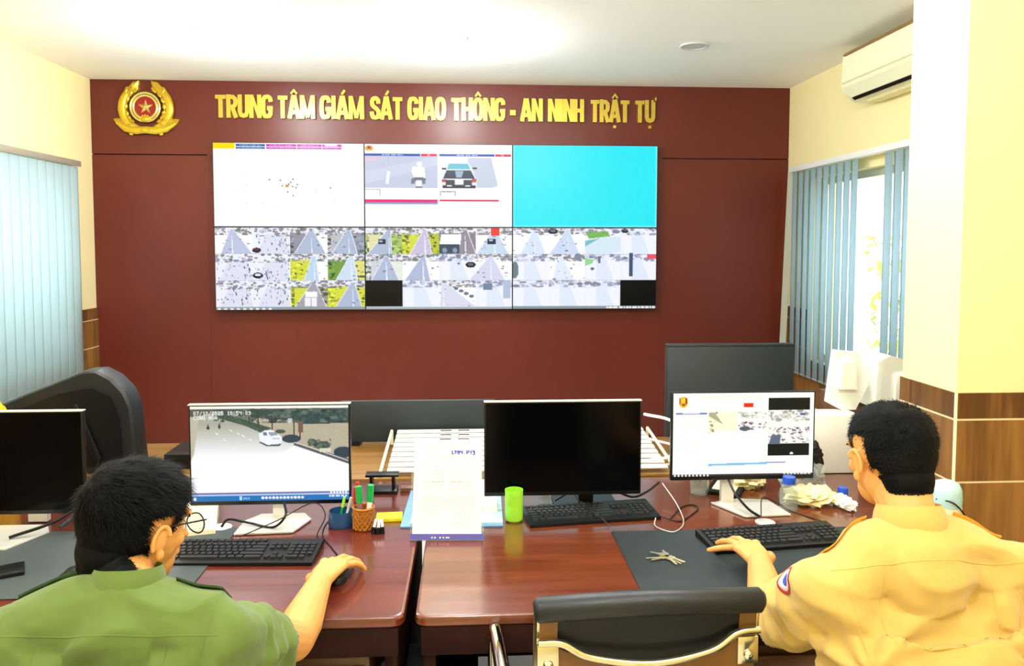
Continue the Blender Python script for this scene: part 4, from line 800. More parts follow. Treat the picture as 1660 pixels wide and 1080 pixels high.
for i, (x, y, a, z_) in enumerate(((-.300, 2.425, -.5, 0), (-.283, 2.420, -.1, .0), (-.268, 2.425, .35, 0))):
    c = thing('binder_clip', ['black and white clip leaning left in front of the sticky notes', 'middle clip of the three in front of the sticky notes', 'white clip leaning right in front of the sticky notes'][i], 'clip', (x, y, D0), a, 'clips in front of the sticky notes')
    obj('body', G().loft([[(-.006, 0, 0), (.006, 0, 0), (.006, .018, .002), (-.006, .018, .002)], [(-.005, .004, .022), (.005, .004, .022), (.005, .008, .022), (-.005, .008, .022)]]), 'black', c); obj('handle', G().box((0, .012, .03), (.008, .003, .03), R=Matrix.Rotation(-.5, 3, 'X')), 'white', c)
# ------------------------------------------------------------------ things on the right desk
lc = thing('lime_cup', 'lime green plastic cup under the left edge of the off monitor', 'cup', (.150, 2.525, D0))
obj('cup', G().lathe([(.024, 0), (.029, .006), (.030, .03), (.030, .105), (.028, .105), (.0275, .01), (.002, .008)]), 'lime', lc)
cc = thing('clear_cup', 'small clear plastic tub behind the middle keyboard', 'cup', (.268, 2.69, D0)); obj('cup', G().lathe([(.017, 0), (.020, .07), (.0185, .07), (.0155, .004), (.002, .004)]), 'clear', cc)
kc = thing('key_bunch', 'bunch of metal keys on a ring lying on the black pad', 'keys', (.575, 2.185, .7536))
obj('split_ring', G().tube([(math.cos(a)*.014, math.sin(a)*.014, .004) for a in [2*PI*k/20 for k in range(21)]], .0012, 6), 'chrome', kc)
for i, (a, L_) in enumerate(((-60, .055), (-78, .058), (-50, .060), (150, .050), (185, .062), (205, .055), (95, .040))):
    A = math.radians(a); R = Matrix.Rotation(A, 3, 'Z'); g = G(); zz = .0012+.0019*(i % 4)
    g.prism([(.016+.011*math.cos(q), .010*math.sin(q)) for q in [2*PI*k/14 for k in range(14)]], (0, 0, zz), (1, 0, 0), (0, 1, 0), (0, 0, 1), .0022)
    g.prism([(.024, -.004), (L_, -.004), (L_+.004, 0), (L_, .0015), (L_-.006, .004), (L_-.010, .002), (L_-.016, .004), (.024, .004)], (0, 0, zz), (1, 0, 0), (0, 1, 0), (0, 0, 1), .002)
    g.v = [tuple(R @ Vector(v)) for v in g.v]; obj('key', g, 'key_metal', kc, 0)
gl = thing('drinking_glass', 'clear drinking glass under the left edge of the web page monitor', 'glass', (.845, 2.77, D0)); obj('glass', G().lathe([(.030, 0), (.033, .004), (.035, .10), (.033, .10), (.0305, .010), (.002, .010)]), 'clear', gl)
flat('notebook', 'black notebook under a small printed booklet behind the silver foot', 'notebook', 'black', .955, 2.80, D0, .12, .15, .014, -.5)
flat('booklet', 'small printed booklet on the black notebook', 'booklet', 'ivory', .955, 2.80, D0+.0142, .085, .11, .004, -.5)
bt = thing('water_bottle', 'small clear water bottle with a blue cap right of the silver foot', 'bottle', (1.105, 2.592, D0))
obj('body', G().lathe([(.020, .004), (.028, 0), (.031, .008), (.030, .03), (.031, .05), (.030, .068), (.020, .086), (.014, .092), (.014, .1), (.002, .1)]), 'clear', bt); obj('cap', G().lathe([(.002, .112), (.021, .112), (.022, .108), (.022, .090), (.002, .090)]), 'bluecap', bt)
crumple('plastic_bag', 'cream crumpled plastic bag left of the blue-capped bottle', 'bag', 'cream', 1.03, 2.84, D0, (.075, .05, .035), 3, .5)
crumple('plastic_bag', 'large cream crumpled plastic bag right of the blue-capped bottle', 'bag', 'cream', 1.20, 2.64, D0, (.085, .06, .035), 7, .5)
crumple('plastic_bag', 'clear crumpled plastic bag near the face of the man in yellow', 'bag', 'clear', 1.255, 2.78, D0, (.06, .05, .055), 9, .5)
crumple('tissue', 'crumpled white tissue near the face of the man in yellow', 'tissue', 'paper', 1.305, 2.60, D0, (.032, .06, .020), 12, .5)
crumple('tissue', 'small teal-tinted tissue on top of the clear bag', 'tissue', 'teal', 1.20, 2.83, D0, (.03, .03, .04), 14, .3)
bc_ = thing('bottle_cap', 'loose blue bottle cap near the face of the man in yellow', 'cap', (1.36, 2.72, D0)); obj('cap', G().lathe([(.002, .03), (.016, .03), (.018, .026), (.018, 0), (.002, 0)]), 'bluecap', bc_)
hm = thing('humidifier', 'pale blue and white rounded humidifier in front of the pillar', 'humidifier', (1.535, 2.385, D0))
obj('tank', G().lathe([(.046, .075), (.047, .10), (.045, .128), (.036, .148), (.015, .156), (.002, .157)]), 'teal', hm, 60); obj('base', G().lathe([(.002, 0), (.040, 0), (.045, .01), (.047, .045), (.0465, .074), (.002, .074)]), 'ivory', hm, 60)
obj('cord', G().tube(smoothpts([(-.044, -.015, .10), (-.01, -.050, .098), (.03, -.046, .06), (.045, -.040, .02), (.048, -.06, .002)]), .0025, 6), 'black', hm)
# boxes on the back table at right
flat('carton', 'white carton on the back table behind the web page monitor edge', 'box', 'frost', 1.44, 3.05, .7505, .24, .12, .235, 0, bev=.004)
flat('carton', 'tan-grey carton under the white foam packing at right', 'box', 'brown', 1.70, 3.34, 0, .18, .3, 1.00, 0, bev=.004)
fp = thing('foam_packing', 'white moulded foam packing piece leaning below the right blind', 'packing', (1.525, 3.10, .987))
obj('back_plate', G().loft([[(-.055, y, .03), (-.03, y, .245), (.07, y, .235), (.11, y, .10), (.06, y, .0), (0, y, 0)] for y in (-.02, .02)]), 'frost', fp)
obj('rib', G().loft([[(-.02, y, .09), (-.01, y, .20), (.04, y, .20), (.05, y, .09)] for y in (-.05, -.02)]), 'frost', fp)
fp = thing('foam_packing', 'white foam packing block stacked beside the pillar', 'packing', (1.735, 3.10, 1.0))
obj('block', G().loft([[(-.09, y, .0), (-.08, y, .19), (-.03, y, .215), (.09, y, .18), (.10, y, .0)] for y in (-.06, .10)]), 'frost', fp)
obj('rib', G().box((.02, -.068, .08), (.07, .016, .12), bev=.004), 'frost', fp)
crumple('black_bag', 'black bag bulging behind the web page monitor and the yellow-shirted man', 'bag', 'leather', 1.33, 2.93, .7505, (.05, .03, .085), 4, .25)
# ------------------------------------------------------------------ under the desks
pc = thing('computer_tower', 'black computer tower standing under the gap between the desks', 'computer', (-.07, 2.02, 0))
obj('case', G().box((0, .0, .28), (.19, .2, .55), bev=.004), 'black', pc); obj('front_panel', G().box((0, -.106, .28), (.18, .010, .53), bev=.003), 'black', pc)
pd = thing('drawer_unit', 'brown drawer unit under the right desk beside the yellow-shirted man', 'drawers', (.86, 2.12, 0))
obj('body', G().box((0, 0, .31), (.40, .38, .62), bev=.003), 'brown', pd)
for k in range(3): dd = obj('drawer', G().box((0, -.198, .11+k*.20), (.38, .016, .18), bev=.003), 'brown', pd); obj('handle', G().box((0, -.212, .16+k*.20), (.10, .012, .010)), 'chrome', dd)
pd = thing('drawer_unit', 'tan drawer unit under the left desk beside the green-shirted man', 'drawers', (-.36, 2.12, 0))
obj('body', G().box((0, 0, .31), (.22, .38, .62), bev=.003), 'brown', pd)
for k in range(3): dd = obj('drawer', G().box((0, -.198, .11+k*.20), (.20, .016, .18), bev=.003), 'brown', pd); obj('handle', G().box((0, -.212, .16+k*.20), (.10, .012, .010)), 'chrome', dd)
# ------------------------------------------------------------------ the empty chair in front
ch = thing('office_chair', 'empty chrome office chair with black rolled-top back in the foreground', 'chair', (.347, 1.50, .035), math.radians(2.5))
Wc = .218
def yb_(z): return -(z-.42)*.10
obj('top_roll', G().tube([(-Wc-.008, yb_(.93), .930), (-Wc, yb_(.93), .931), (0, yb_(.93), .936), (Wc, yb_(.93), .931), (Wc+.008, yb_(.93), .930)], [.016, .024, .025, .024, .016], 20, flat=1), 'leather', ch, 60)
g = G(); rows = []
for i in range(9):
    z = .44+i*.06; rows.append([(x, yb_(z)+.004*(1-(x/Wc)**2), min(z, .925)) for x in [(-1+2*j/8)*(Wc-.038) for j in range(9)]])
g.loft([[(x, y, z) for x, y, z in r]+[(x, y+.010, z) for x, y, z in reversed(r)] for r in rows]); obj('back_panel', g, 'mesh', ch, 60)
g = G(); rows = []
for i in range(8):
    y = .0+i*.06; rows.append([(x, y, .43-.008*math.sin(PI*i/7)) for x in (-.19, .19)]+[(x, y, .455-.008*math.sin(PI*i/7)) for x in (.19, -.19)])
g.loft(rows); obj('seat', g, 'leather', ch, 60)
for s_ in (-1, 1):
    obj('back_strip', G().loft([[(s_*(Wc-.038), yb_(z)-.002, z), (s_*(Wc-.004), yb_(z)-.002, z), (s_*(Wc-.004), yb_(z)+.008, z), (s_*(Wc-.038), yb_(z)+.008, z)] for z in (.45, .925)]), 'brownleather', ch)
    obj('side_rail', G().tube([(s_*(Wc-.002), yb_(.93)+.012, .92), (s_*(Wc-.002), yb_(.6)+.016, .6), (s_*(Wc-.002), .015, .46), (s_*(Wc-.002), .06, .425), (s_*(Wc-.002), .42, .425)], .009, 10), 'goldchrome', ch)
    g = G().tube(smoothpts([(s_*(Wc+.045), .02, .45), (s_*(Wc+.05), .02, .66), (s_*(Wc+.05), .06, .70), (s_*(Wc+.05), .30, .70), (s_*(Wc+.05), .37, .66), (s_*(Wc+.045), .38, .45)], 6), .017, 12); arm = obj('armrest', g, 'chrome', ch, 60)
    obj('rivet', G().ell((s_*(Wc-.020), yb_(.82)-.012, .822), (.010, .006, .010)), 'chrome', ch)
    obj('bracket', G().box((s_*(Wc-.020), yb_(.825)-.006, .83), (.042, .008, .055), bev=.003), 'goldchrome', ch)
g = G().tube(smoothpts([(-Wc, yb_(.855)-.012, .868), (-Wc+.045, yb_(.855)-.014, .866), (-Wc+.10, yb_(.82)-.020, .838), (0, yb_(.8)-.026, .822), (Wc-.10, yb_(.82)-.020, .838), (Wc-.045, yb_(.855)-.014, .870), (Wc, yb_(.855)-.012, .874)]), .0075, 10); obj('cross_bar', g, 'goldchrome', ch, 60)
g = G().loft([[(x, yb_(.8)+dy, z) for dy, z in ((-.006, zt), (-.006, .46), (.0, .46), (.0, zt))] for x, zt in [(-Wc+.04, .85), (-Wc+.10, .822), (0, .806), (Wc-.10, .822), (Wc-.04, .85)]]); obj('lower_back', g, 'brownleather', ch, 30)
obj('column', G().tube([(0, .22, .10), (0, .22, .42)], .028, 16), 'chrome', ch)
for k in range(5):
    a = 2*PI*k/5+.3; L_ = obj('base_arm', G().tube([(0, .22, .10), (math.cos(a)*.28, .22+math.sin(a)*.28, .068)], [.022, .014], 10), 'chrome', ch); obj('castor', G().tube([(math.cos(a)*.28-.012, .22+math.sin(a)*.28, .027), (math.cos(a)*.28+.012, .22+math.sin(a)*.28, .027)], .026, 14), 'black', L_)
# ------------------------------------------------------------------ people
def V3(*a): return Vector(a)
def remesh(g, vox, it=4, fac=.5):
    me = bpy.data.meshes.new('tmp'); me.from_pydata([tuple(v) for v in g.v], [], g.f)
    bm = bmesh.new(); bm.from_mesh(me); bmesh.ops.recalc_face_normals(bm, faces=bm.faces); bm.to_mesh(me); bm.free()
    o = link('tmp', me); r = o.modifiers.new('r', 'REMESH'); r.mode = 'VOXEL'; r.voxel_size = vox; r.adaptivity = 0
    s_ = o.modifiers.new('s', 'SMOOTH'); s_.factor = fac; s_.iterations = it
    bpy.context.view_layer.update(); out = bpy.data.meshes.new_from_object(o.evaluated_get(bpy.context.evaluated_depsgraph_get()))
    bpy.data.objects.remove(o); bpy.data.meshes.remove(me); return out
def finish(me, m):
    me.materials.clear(); me.materials.append(M[m]); me.polygons.foreach_set('use_smooth', [True]*len(me.polygons)); return me
def limb(g, pts, rs, flat=1, up=None, n=16, sub=4):
    P = smoothpts(pts, sub); k = len(P); R = []
    for i in range(k):
        t = i/(k-1)*(len(rs)-1); a = min(int(t), len(rs)-2); R.append(rs[a]+(rs[a+1]-rs[a])*(t-a))
    g.tube(P, R, n, True, flat, up); g.ell(P[0], R[0]*.98); g.ell(P[-1], R[-1]*.98)
def hand(g, wrist, f, up, side, curls, spread, thumb, sc=1):
    # f = towards the knuckles, up = back of the hand, side = +1 when the thumb lies on f x up side negative
    f = f.normalized(); r = f.cross(up).normalized()*side; up = r.cross(f).normalized()*side
    up = up if up.dot(Vector((0, 0, 1))) > 0 else -up
    q = lambda a, b, c: wrist+f*a*sc+r*b*sc+up*c*sc
    for a0, b0, w0, a1, b1, w1 in ((-.01, -.006, .021, .086, -.027, .0125), (-.01, 0, .021, .090, -.009, .0125), (-.01, 0, .021, .087, .009, .012), (-.01, .006, .020, .078, .026, .0115)):
        g.tube([q(a0, b0, 0), q((a0+a1)/2, (b0+b1)/2*1.1, .004), q(a1, b1, 0)], [w0*sc, (w0+w1)/2*sc*1.02, w1*sc], 12, flat=.82, up=up); g.ell(q(a1, b1, .0015), w1*1.02*sc)
    roots = ((.086, -.028, .0098, (.043, .025, .021)), (.091, -.009, .0100, (.047, .029, .022)), (.087, .010, .0096, (.043, .027, .021)), (.078, .027, .0086, (.034, .020, .018)))
    for (a, b, rr, segs), cu, sp in zip(roots, curls, spread):
        p = q(a, b, 0); d = (f*math.cos(sp)+r*math.sin(sp)).normalized(); ang = 0; pts = [q(a-.012, b, 0), p]; rs = [rr*1.0, rr*1.06]
        for L_, c_, k in zip(segs, cu, (.98, .92, .80)):
            ang += c_; dd = d*math.cos(ang)-up*math.sin(ang); p = p+dd*L_*sc; pts.append(p); rs.append(rr*k)
        g.tube(pts, [x*sc*.93 for x in rs], 12); g.ell(pts[-1], rs[-1]*sc*.93)
        for pp, x in zip(pts[1:-1], rs[1:-1]): g.ell(pp, x*sc*.96)
    pts = [q(*p) for p in thumb]; rs = [.017, .0135, .0118, .0098, .0085]
    g.tube(pts, [x*sc for x in rs[:len(pts)]], 12); g.ell(pts[-1], rs[len(pts)-1]*sc)
    for pp, x in zip(pts[1:-1], rs[1:-1]): g.ell(pp, x*sc)
    return q
def head(g, T):
    # local frame: x right, y forward, z up, origin between the ears
    def E_(c, r, rot=None):
        k = G().ell(c, r, rot, 20, 14); g.add([T @ Vector(v) for v in k.v], k.f)
    E_((0, -.008, .040), (.076, .094, .078)); E_((0, -.030, .020), (.070, .068, .070)); E_((0, .030, .0), (.064, .064, .085)); E_((0, .045, -.060), (.044, .045, .042)); E_((0, .072, -.082), (.022, .018, .018))
    E_((0, -.02, -.035), (.056, .055, .05)); E_((0, .085, .030), (.050, .012, .012)); E_((0, .098, -.010), (.011, .018, .022)); E_((0, .108, -.022), (.015, .012, .010)); E_((0, .085, -.050), (.026, .014, .010))
    for s_ in (-1, 1):
        E_((s_*.036, .052, -.015), (.024, .03, .022)); R = Matrix.Rotation(s_*-.35, 3, 'Z') @ Matrix.Rotation(-.15, 3, 'X')
        E_((s_*.078, .000, .000), (.006, .014, .024), R); E_((s_*.080, .004, -.028), (.006, .008, .011), R); k = G()
        k.tube([R @ Vector((s_*.0, math.cos(q)*.015-.002, math.sin(q)*.026+.001))+Vector((s_*(.085+.004*max(0, -math.cos(q))), 0, 0)) for q in [math.radians(20+i*18) for i in range(13)]], (.0045), 8); g.add([T @ Vector(v) for v in k.v], k.f)
    E_((0, -.050, -.028), (.052, .042, .052)); E_((0, -.036, -.058), (.057, .050, .055)); E_((0, .0, -.04), (.060, .05, .06))
def make_person(c):
    """c: dict of joints in world metres"""
    px, py = c['pelvis'].x, c['pelvis'].y
    root = thing('person', c['label'], 'person', (px, py, 0)); O = Vector((px, py, 0))
    L = lambda v: v-O
    hp = L(c['head']); T = Matrix.Translation(hp) @ Matrix.Rotation(c['yaw'], 4, 'Z') @ Matrix.Rotation(c['pitch'], 4, 'X') @ Matrix.Rotation(c['roll'], 4, 'Y') @ Matrix.Scale(c['hs'], 4)
    nb = L(c['neck']); pe = L(c['pelvis']); SL, SR = L(c['shL']), L(c['shR']); mid = (SL+SR)/2
    # ---- body: one continuous skin
    g = G(); head(g, T)
    nh = T @ Vector((0, -.022, -.050)); limb(g, [nb-V3(0, .01, .04), nb, nh], [.064, .053, .051])
    def torso(g, k, extra=0):
        up = Vector((1, 0, 0)); ch = mid-V3(0, .0, .10); spine = [pe-V3(0, 0, .05), pe+V3(0, 0, .08), pe.lerp(ch, .55), ch, mid-V3(0, .005, .01)]
        ws = [.165, .155, .160, .178, .135]; ds = [.115, .108, .110, .118, .078]; rings = []; S_ = smoothpts(spine, 4); n = len(S_)
        for i, p in enumerate(S_):
            t = i/(n-1)*4; a = min(int(t), 3); w = (ws[a]+(ws[a+1]-ws[a])*(t-a))*k*c['bw']+extra; d = (ds[a]+(ds[a+1]-ds[a])*(t-a))*k*c['bd']+extra
            tg = (S_[min(i+1, n-1)]-S_[max(i-1, 0)]).normalized(); fy = up.cross(tg).normalized()*-1
            rings.append([p+up*w*math.copysign(abs(math.cos(q))**.85, math.cos(q))+fy*d*math.copysign(abs(math.sin(q))**.9, math.sin(q)) for q in [2*PI*j/24 for j in range(24)]])
        g.loft(rings)
    torso(g, .8)
    for s_, sh, el, wr in ((-1, SL, L(c['elL']), L(c['wrL'])), (1, SR, L(c['elR']), L(c['wrR']))):
        limb(g, [nb-V3(0, .0, .03), sh+V3(0, 0, 0)], [.055, .050]); ar = c['arm']; limb(g, [sh, sh.lerp(el, .5), el], [.052, .046*ar, .038*ar]); d_ = (wr-el)
        limb(g, [el, el+d_*.3, el+d_*.7, wr], [.039*ar, .042*ar, .033*ar, .0265*ar]); g.ell(wr, .0265*ar)
    kn = [pe+V3(s_*.14, .44, .03) for s_ in (-1, 1)]; an = [k+V3(0, .03, -.42) for k in kn]
    for s_, k_, a_ in zip((-1, 1), kn, an):
        limb(g, [pe+V3(s_*.09, .03, 0), pe.lerp(k_, .5)+V3(s_*.03, 0, .02), k_], [.088, .075, .055]); limb(g, [k_, k_.lerp(a_, .4), a_], [.054, .050, .034]); limb(g, [a_, a_+V3(0, .12, -.03)], [.034, .028])
    hand(g, L(c['wrR']), c['hfR'], V3(*c['upR']), 1, *c['handR'], sc=c['arm']); hand(g, L(c['wrL']), c['hfL'], V3(*c['upL']), -1, *c['handL'], sc=c['arm'])
    body = finish(remesh(g, .0032, 2), 'skin'); bo = link('body', body, root)
    Ti = T.inverted(); sc = c['hs']
    # ---- hair grown on the skull
    rr = random.Random(c['seed']); thick = c['thick']
    def cover(l):
        # 0..1 how much hair covers this place of the head
        fy = l.y; ang = l.z
        line = c['nape']+max(0, fy+.060)*1.05 if fy < -.01 else (-.004 if fy < .034 else .004+(fy-.034)*1.25)
        if -.022 < fy < .026 and abs(l.x) > .062: line = max(line, .036)
        if -.045 < fy <= -.022 and abs(l.x) > .055: line = max(line, -.03)
        return (ang-line)/.014
    co = np.empty(len(body.vertices)*3); body.vertices.foreach_get('co', co); co = co.reshape(-1, 3); keep = {}
    dmax = .135*sc; idx = [i for i in range(len(co)) if (Vector(co[i])-hp).length < dmax*1.15]
    nv = []; 
    for i in idx:
        l = Ti @ Vector(co[i]); 
        if abs(l.x) > .082 and l.z < .03 and abs(l.y) < .03: continue
        kk = cover(l); k = max(0, min(1, kk-c['fade']))
        if kk > 0 and l.z > -.125:
            n_ = body.vertices[i].normal; top = max(0, min(1, (l.z-.02)/.07)); th = thick[0]+(thick[1]-thick[0])*top; th *= (.8+.35*noise.noise(l*45))
            nn = Vector(co[i])+n_*(th*k+.0008) + (T.to_3x3() @ Vector((0, 0, 1)))*th*.25*k*top; keep[i] = len(nv); nv.append((nn, n_, l, max(k, min(1, kk*.3)), th))
    fs = [[keep[v] for v in p.vertices] for p in body.polygons if all(v in keep and nv[keep[v]][3] >= .31*0+c['shell'] for v in p.vertices)]
    g = G(); g.add([v[0] for v in nv], fs)
    whorl = Vector(c['whorl'])
    R3 = T.to_3x3().normalized()
    for j in range(c['strands']):
        p, n_, l, k, th = nv[rr.randrange(len(nv))]
        if rr.random() > k*1.6: continue
        t_ = l-whorl; t_ = t_-(t_.dot(l.normalized()))*l.normalized(); t_.normalize(); t_ = R3 @ (t_+Vector((rr.gauss(0, .25), rr.gauss(0, .25), rr.gauss(0, .25))))
        top = max(0, min(1, (l.z-.02)/.07)); ln = (c['sl'][0]+(c['sl'][1]-c['sl'][0])*top)*rr.uniform(.7, 1.2)*(.4+.6*min(1, k)); lift = c['lift']*rr.uniform(.3, 1)
        a = p-n_*.002; b = a+t_*ln*.6+n_*ln*lift; d = b+t_*ln*.5+n_*ln*lift*.3-V3(0, 0, ln*.08); sd = t_.cross(n_)
        if sd.length < .1: continue
        sd = sd.normalized()*.00065; g.add([a-sd, a+sd, b+sd*.8, b-sd*.8, d], [(0, 1, 2, 3), (3, 2, 4)])
    me = bpy.data.meshes.new('hair'); me.from_pydata([tuple(v) for v in g.v], [], g.f); finish(me, 'hair'); link('hair', me, root)
    for s_ in (-1, 1):
        e = G().ell(T @ Vector((s_*.031, .074, .004)), .0125*sc); eo = obj('eye', e, 'eye', bo); obj('iris', G().ell(T @ Vector((s_*.032, .0838, .003)), (.005*sc,)*3), 'iris', eo)
        obj('eyebrow', G().tube([T @ Vector((s_*x, y, z)) for x, y, z in ((.016, .097, .026), (.032, .094, .032), (.05, .080, .028))], [.002, .003, .0015], 6), 'hair', bo)
    obj('lips', G().tube([T @ Vector(v) for v in ((-.022, .088, -.050), (-.008, .099, -.047), (0, .099, -.049), (.008, .099, -.047), (.022, .088, -.050))], [.001, .004, .0045, .004, .001], 8), 'lip', bo)
    # ---- shirt
    g = G(); torso(g, 1.0, .012); cuffs = []
    limb(g, [nb-V3(0, .02, .07), nb-V3(0, .006, .012), nb+V3(0, .004, .012)], [.100, .070, .058])
    for s_, sh, el in ((-1, SL, L(c['elL'])), (1, SR, L(c['elR']))):
        limb(g, [nb-V3(0, .012, .035), nb.lerp(sh, .5)+V3(0, -.004, .000), sh+V3(s_*.002, 0, .004)], [.072, .070, .066]); limb(g, [sh.lerp(mid, .35)-V3(0, 0, .05), sh], [.085, .068])
        cu = sh.lerp(el, c['slv']); dr = c['drop'][0 if s_ < 0 else 1]; ax = (el-sh).normalized()
        limb(g, [sh, sh.lerp(cu, .5)-V3(0, 0, dr*.4), cu-V3(0, 0, dr)], [.068, .070, c['cuff']]); limb(g, [cu-V3(0, 0, dr), cu+ax*.04-V3(0, 0, dr)], [c['cuff'], c['cuff']]); cuffs.append((cu-V3(0, 0, dr)+ax*.012, ax, sh))
    hem = pe+V3(0, 0, .0)
    me = remesh(g, .0060, 5, .6); bm = bmesh.new(); bm.from_mesh(me)
    nrm = (T @ Vector((0, 0, 0))-nb).normalized(); ntop = nb+V3(0, .004, .040)
    rem = []
    for v in bm.verts:
        p = v.co
        for cp, ax, sh in cuffs:
            if (p-cp).dot(ax) > 0 and (p-cp).length < .16 and (p-cp).dot(V3(math.copysign(1, sh.x-mid.x), .4, 0)) > -.11 and p.z < sh.z-.04 and ((p-cp)-ax*(p-cp).dot(ax)).length < c['cuff']*1.35: rem.append(v); break
        else:
            if (p-ntop).dot(V3(0, .25, 1).normalized()) > -.004 and (p-ntop).length < .085: rem.append(v)
            elif p.z < pe.z-.045: rem.append(v)
    bmesh.ops.delete(bm, geom=rem, context='VERTS')
    for v in bm.verts:   # cloth folds running out of the armpits and across the back
        p = v.co; d = 0
        for (cp, ax, sh), s_ in zip(cuffs, (-1, 1)):
            ap = sh+V3(-s_*.03, -.03, -.11); q = p-ap; r_ = q.length; th = math.atan2(q.z, q.x*s_); fall = math.exp(-(r_/.16)**2)*min(1, r_/.04)
            d += fall*.0085*math.sin(th*7+noise.noise(p*9+V3(s_*5, c['seed'], 0))*3.5)
            w_ = (p-sh).dot(ax); rad = ((p-sh)-ax*w_).length
            if w_ > .02 and rad < .11: d += .0045*math.sin(w_*95+noise.noise(p*13)*4)*min(1, w_/.06)
        d += .007*noise.noise(Vector((p.x*5+c['seed'], p.y*5, p.z*3.2)))+(.0065)*(1-abs(noise.noise(Vector((p.x*8+p.z*9, p.y*6, p.z*10-p.x*6))))*3.6)
        v.co = p+v.normal*d*c['fold']
    bm.to_mesh(me); bm.free(); finish(me, c['cloth']); so = link('shirt', me, root)
    md = so.modifiers.new('thick', 'SOLIDIFY'); md.thickness = .003; md.offset = -1
    bvh = BVHTree.FromPolygons([v.co.copy() for v in me.vertices], [tuple(p.vertices) for p in me.polygons])
    def onback(x, z, off=.001, dirv=V3(0, .8, -.6)):
        h = bvh.ray_cast(V3(x, mid.y-.08, z)-dirv*.5, dirv); return (h[0]+h[1]*off, h[1]) if h[0] is not None else (None, None)
    def seam(pts, name='seam', r=.0013):
        P = [q for q in pts if q is not None]
        if len(P) > 3: obj(name, G().tube(P, r, 6), c['cloth'], so, 60)
    zs = c['yoke']-O.z
    seam([onback(mid.x-c['yw']+2*c['yw']*k/40, zs+.004*abs(k/20-1), .0)[0] for k in range(41)])
    for xx in (-.11, .10): seam([onback(mid.x+xx, zs-.012-k*.012, .0)[0] for k in range(14)])
    for (cp, ax, sh), s_ in zip(cuffs, (-1, 1)):   # armhole seams and sleeve hems
        a = ax.orthogonal().normalized(); b = ax.cross(a)
        for off, nm, ctr in ((.0, 'hem_stitch', cp-ax*.022), (0, 'armhole_seam', sh+V3(-s_*.012, 0, -.01))):
            A, B = (a, b) if nm == 'hem_stitch' else (V3(0, 1, 0), V3(s_*.18, 0, 1).normalized()); pts = []
            for k in range(33):
                d = A*math.cos(2*PI*k/32)+B*math.sin(2*PI*k/32); h = bvh.ray_cast(ctr+d*.16, -d)
                if h[0] is not None and (h[0]-ctr).length < .13 and (nm == 'hem_stitch' or d.z > -.6): pts.append(h[0])
                elif len(pts) > 3 and nm != 'hem_stitch': break
            seam(pts, nm, .0011)
    # collar: a standing band folded outwards
    g = G(); rings = []; n = 36
    axn = V3(0, .20, 1).normalized(); A = V3(1, 0, 0); B = axn.cross(A).normalized()
    for k in range(n+1):
        a = math.radians(100+340*k/n); d = A*math.cos(a)*.056+B*math.sin(a)*.059; dn = d.normalized(); c0 = nb+V3(0, .006, .004)
        fr = max(0, -math.cos(math.radians(340*k/n-170))); fr = 1-abs(k/n-.5)*2
        hgt = .034+.006*fr
        P_ = [c0+d*1.02-axn*.004, c0+d*.96+axn*hgt, c0+d*1.0+axn*(hgt+.004), c0+d*1.10+axn*hgt*.75, c0+d*1.24-axn*.006, c0+d*1.20-axn*.009, c0+d*1.05+axn*hgt*.55]; rings.append(P_)
    g.loft(rings); obj('collar', g, c['cloth'], so, 60)
    # shoulder boards
    for s_, sh in ((-1, SL), (1, SR)):
        p0 = nb.lerp(sh, .50); p1 = nb.lerp(sh, 1.02); rings = []
        for k in range(9):
            q = p0.lerp(p1, k/8); r_ = []
            for y_, dz in ((-.024, 0), (.024, 0), (.024, .004), (-.024, .004)):
                h = bvh.ray_cast(V3(q.x, q.y+y_+c['bo'], q.z+.3), V3(0, 0, -1)); z_ = h[0].z if h[0] is not None else q.z+.07; r_.append(V3(q.x, q.y+y_+c['bo'], z_+.0045+dz))
            rings.append(r_)
        bo_ = obj('shoulder_board', G().loft(rings), c['board'], so, 30); obj('button', G().ell(rings[1][2].lerp(rings[1][3], .5), (.006, .006, .004)), 'gold', bo_)
    # trousers and shoes
    g = G(); limb(g, [pe+V3(0, 0, .03), pe-V3(0, 0, .03)], [.15, .15], flat=.75, up=(0, 0, 1)); g.ell(pe-V3(0, -.02, .0), (.17, .13, .10))
    for s_, k_, a_ in zip((-1, 1), kn, an):
        limb(g, [pe+V3(s_*.085, .0, 0), pe.lerp(k_, .5)+V3(s_*.03, 0, .02), k_], [.105, .092, .070]); limb(g, [k_, k_.lerp(a_, .5), a_+V3(0, 0, .03)], [.068, .065, .055])
        sh_ = G(); limb(sh_, [a_+V3(0, -.03, -.035), a_+V3(0, .06, -.04), a_+V3(0, .16, -.048)], [.040, .042, .034], flat=.8, up=(0, 0, 1)); link('shoe', finish(remesh(sh_, .006, 3), 'shoe'), root)
    link('trousers', finish(remesh(g, .009, 4), 'trouser'), root)
    return root, so, bvh, T, O, bo
def seat_under(label, x, y, z):
    t = thing('desk_chair', label, 'chair', (x, y, 0)); obj('seat', slab(rounded(-.22, .22, -.20, .24, .06), z-.06, z, .015), 'leather', t, 30)
    obj('backrest', G().box((0, -.275, z+.19), (.36, .03, .26), bev=.012), 'leather', t); obj('back_bracket', G().box((0, -.245, z+.03), (.06, .03, .20)), 'chrome', t); obj('column', G().tube([(0, 0, .10), (0, 0, z-.06)], .026, 14), 'chrome', t)
    for k in range(5):
        a = 2*PI*k/5; L_ = obj('base_arm', G().tube([(0, 0, .10), (math.cos(a)*.27, math.sin(a)*.27, .066)], [.022, .014], 8), 'chrome', t); obj('castor', G().tube([(math.cos(a)*.27-.012, math.sin(a)*.27, .026), (math.cos(a)*.27+.012, math.sin(a)*.27, .026)], .025, 12), 'black', L_)
curlM = [(.25, .5, .3), (.30, .50, .35), (.35, .55, .35), (.40, .55, .35)]
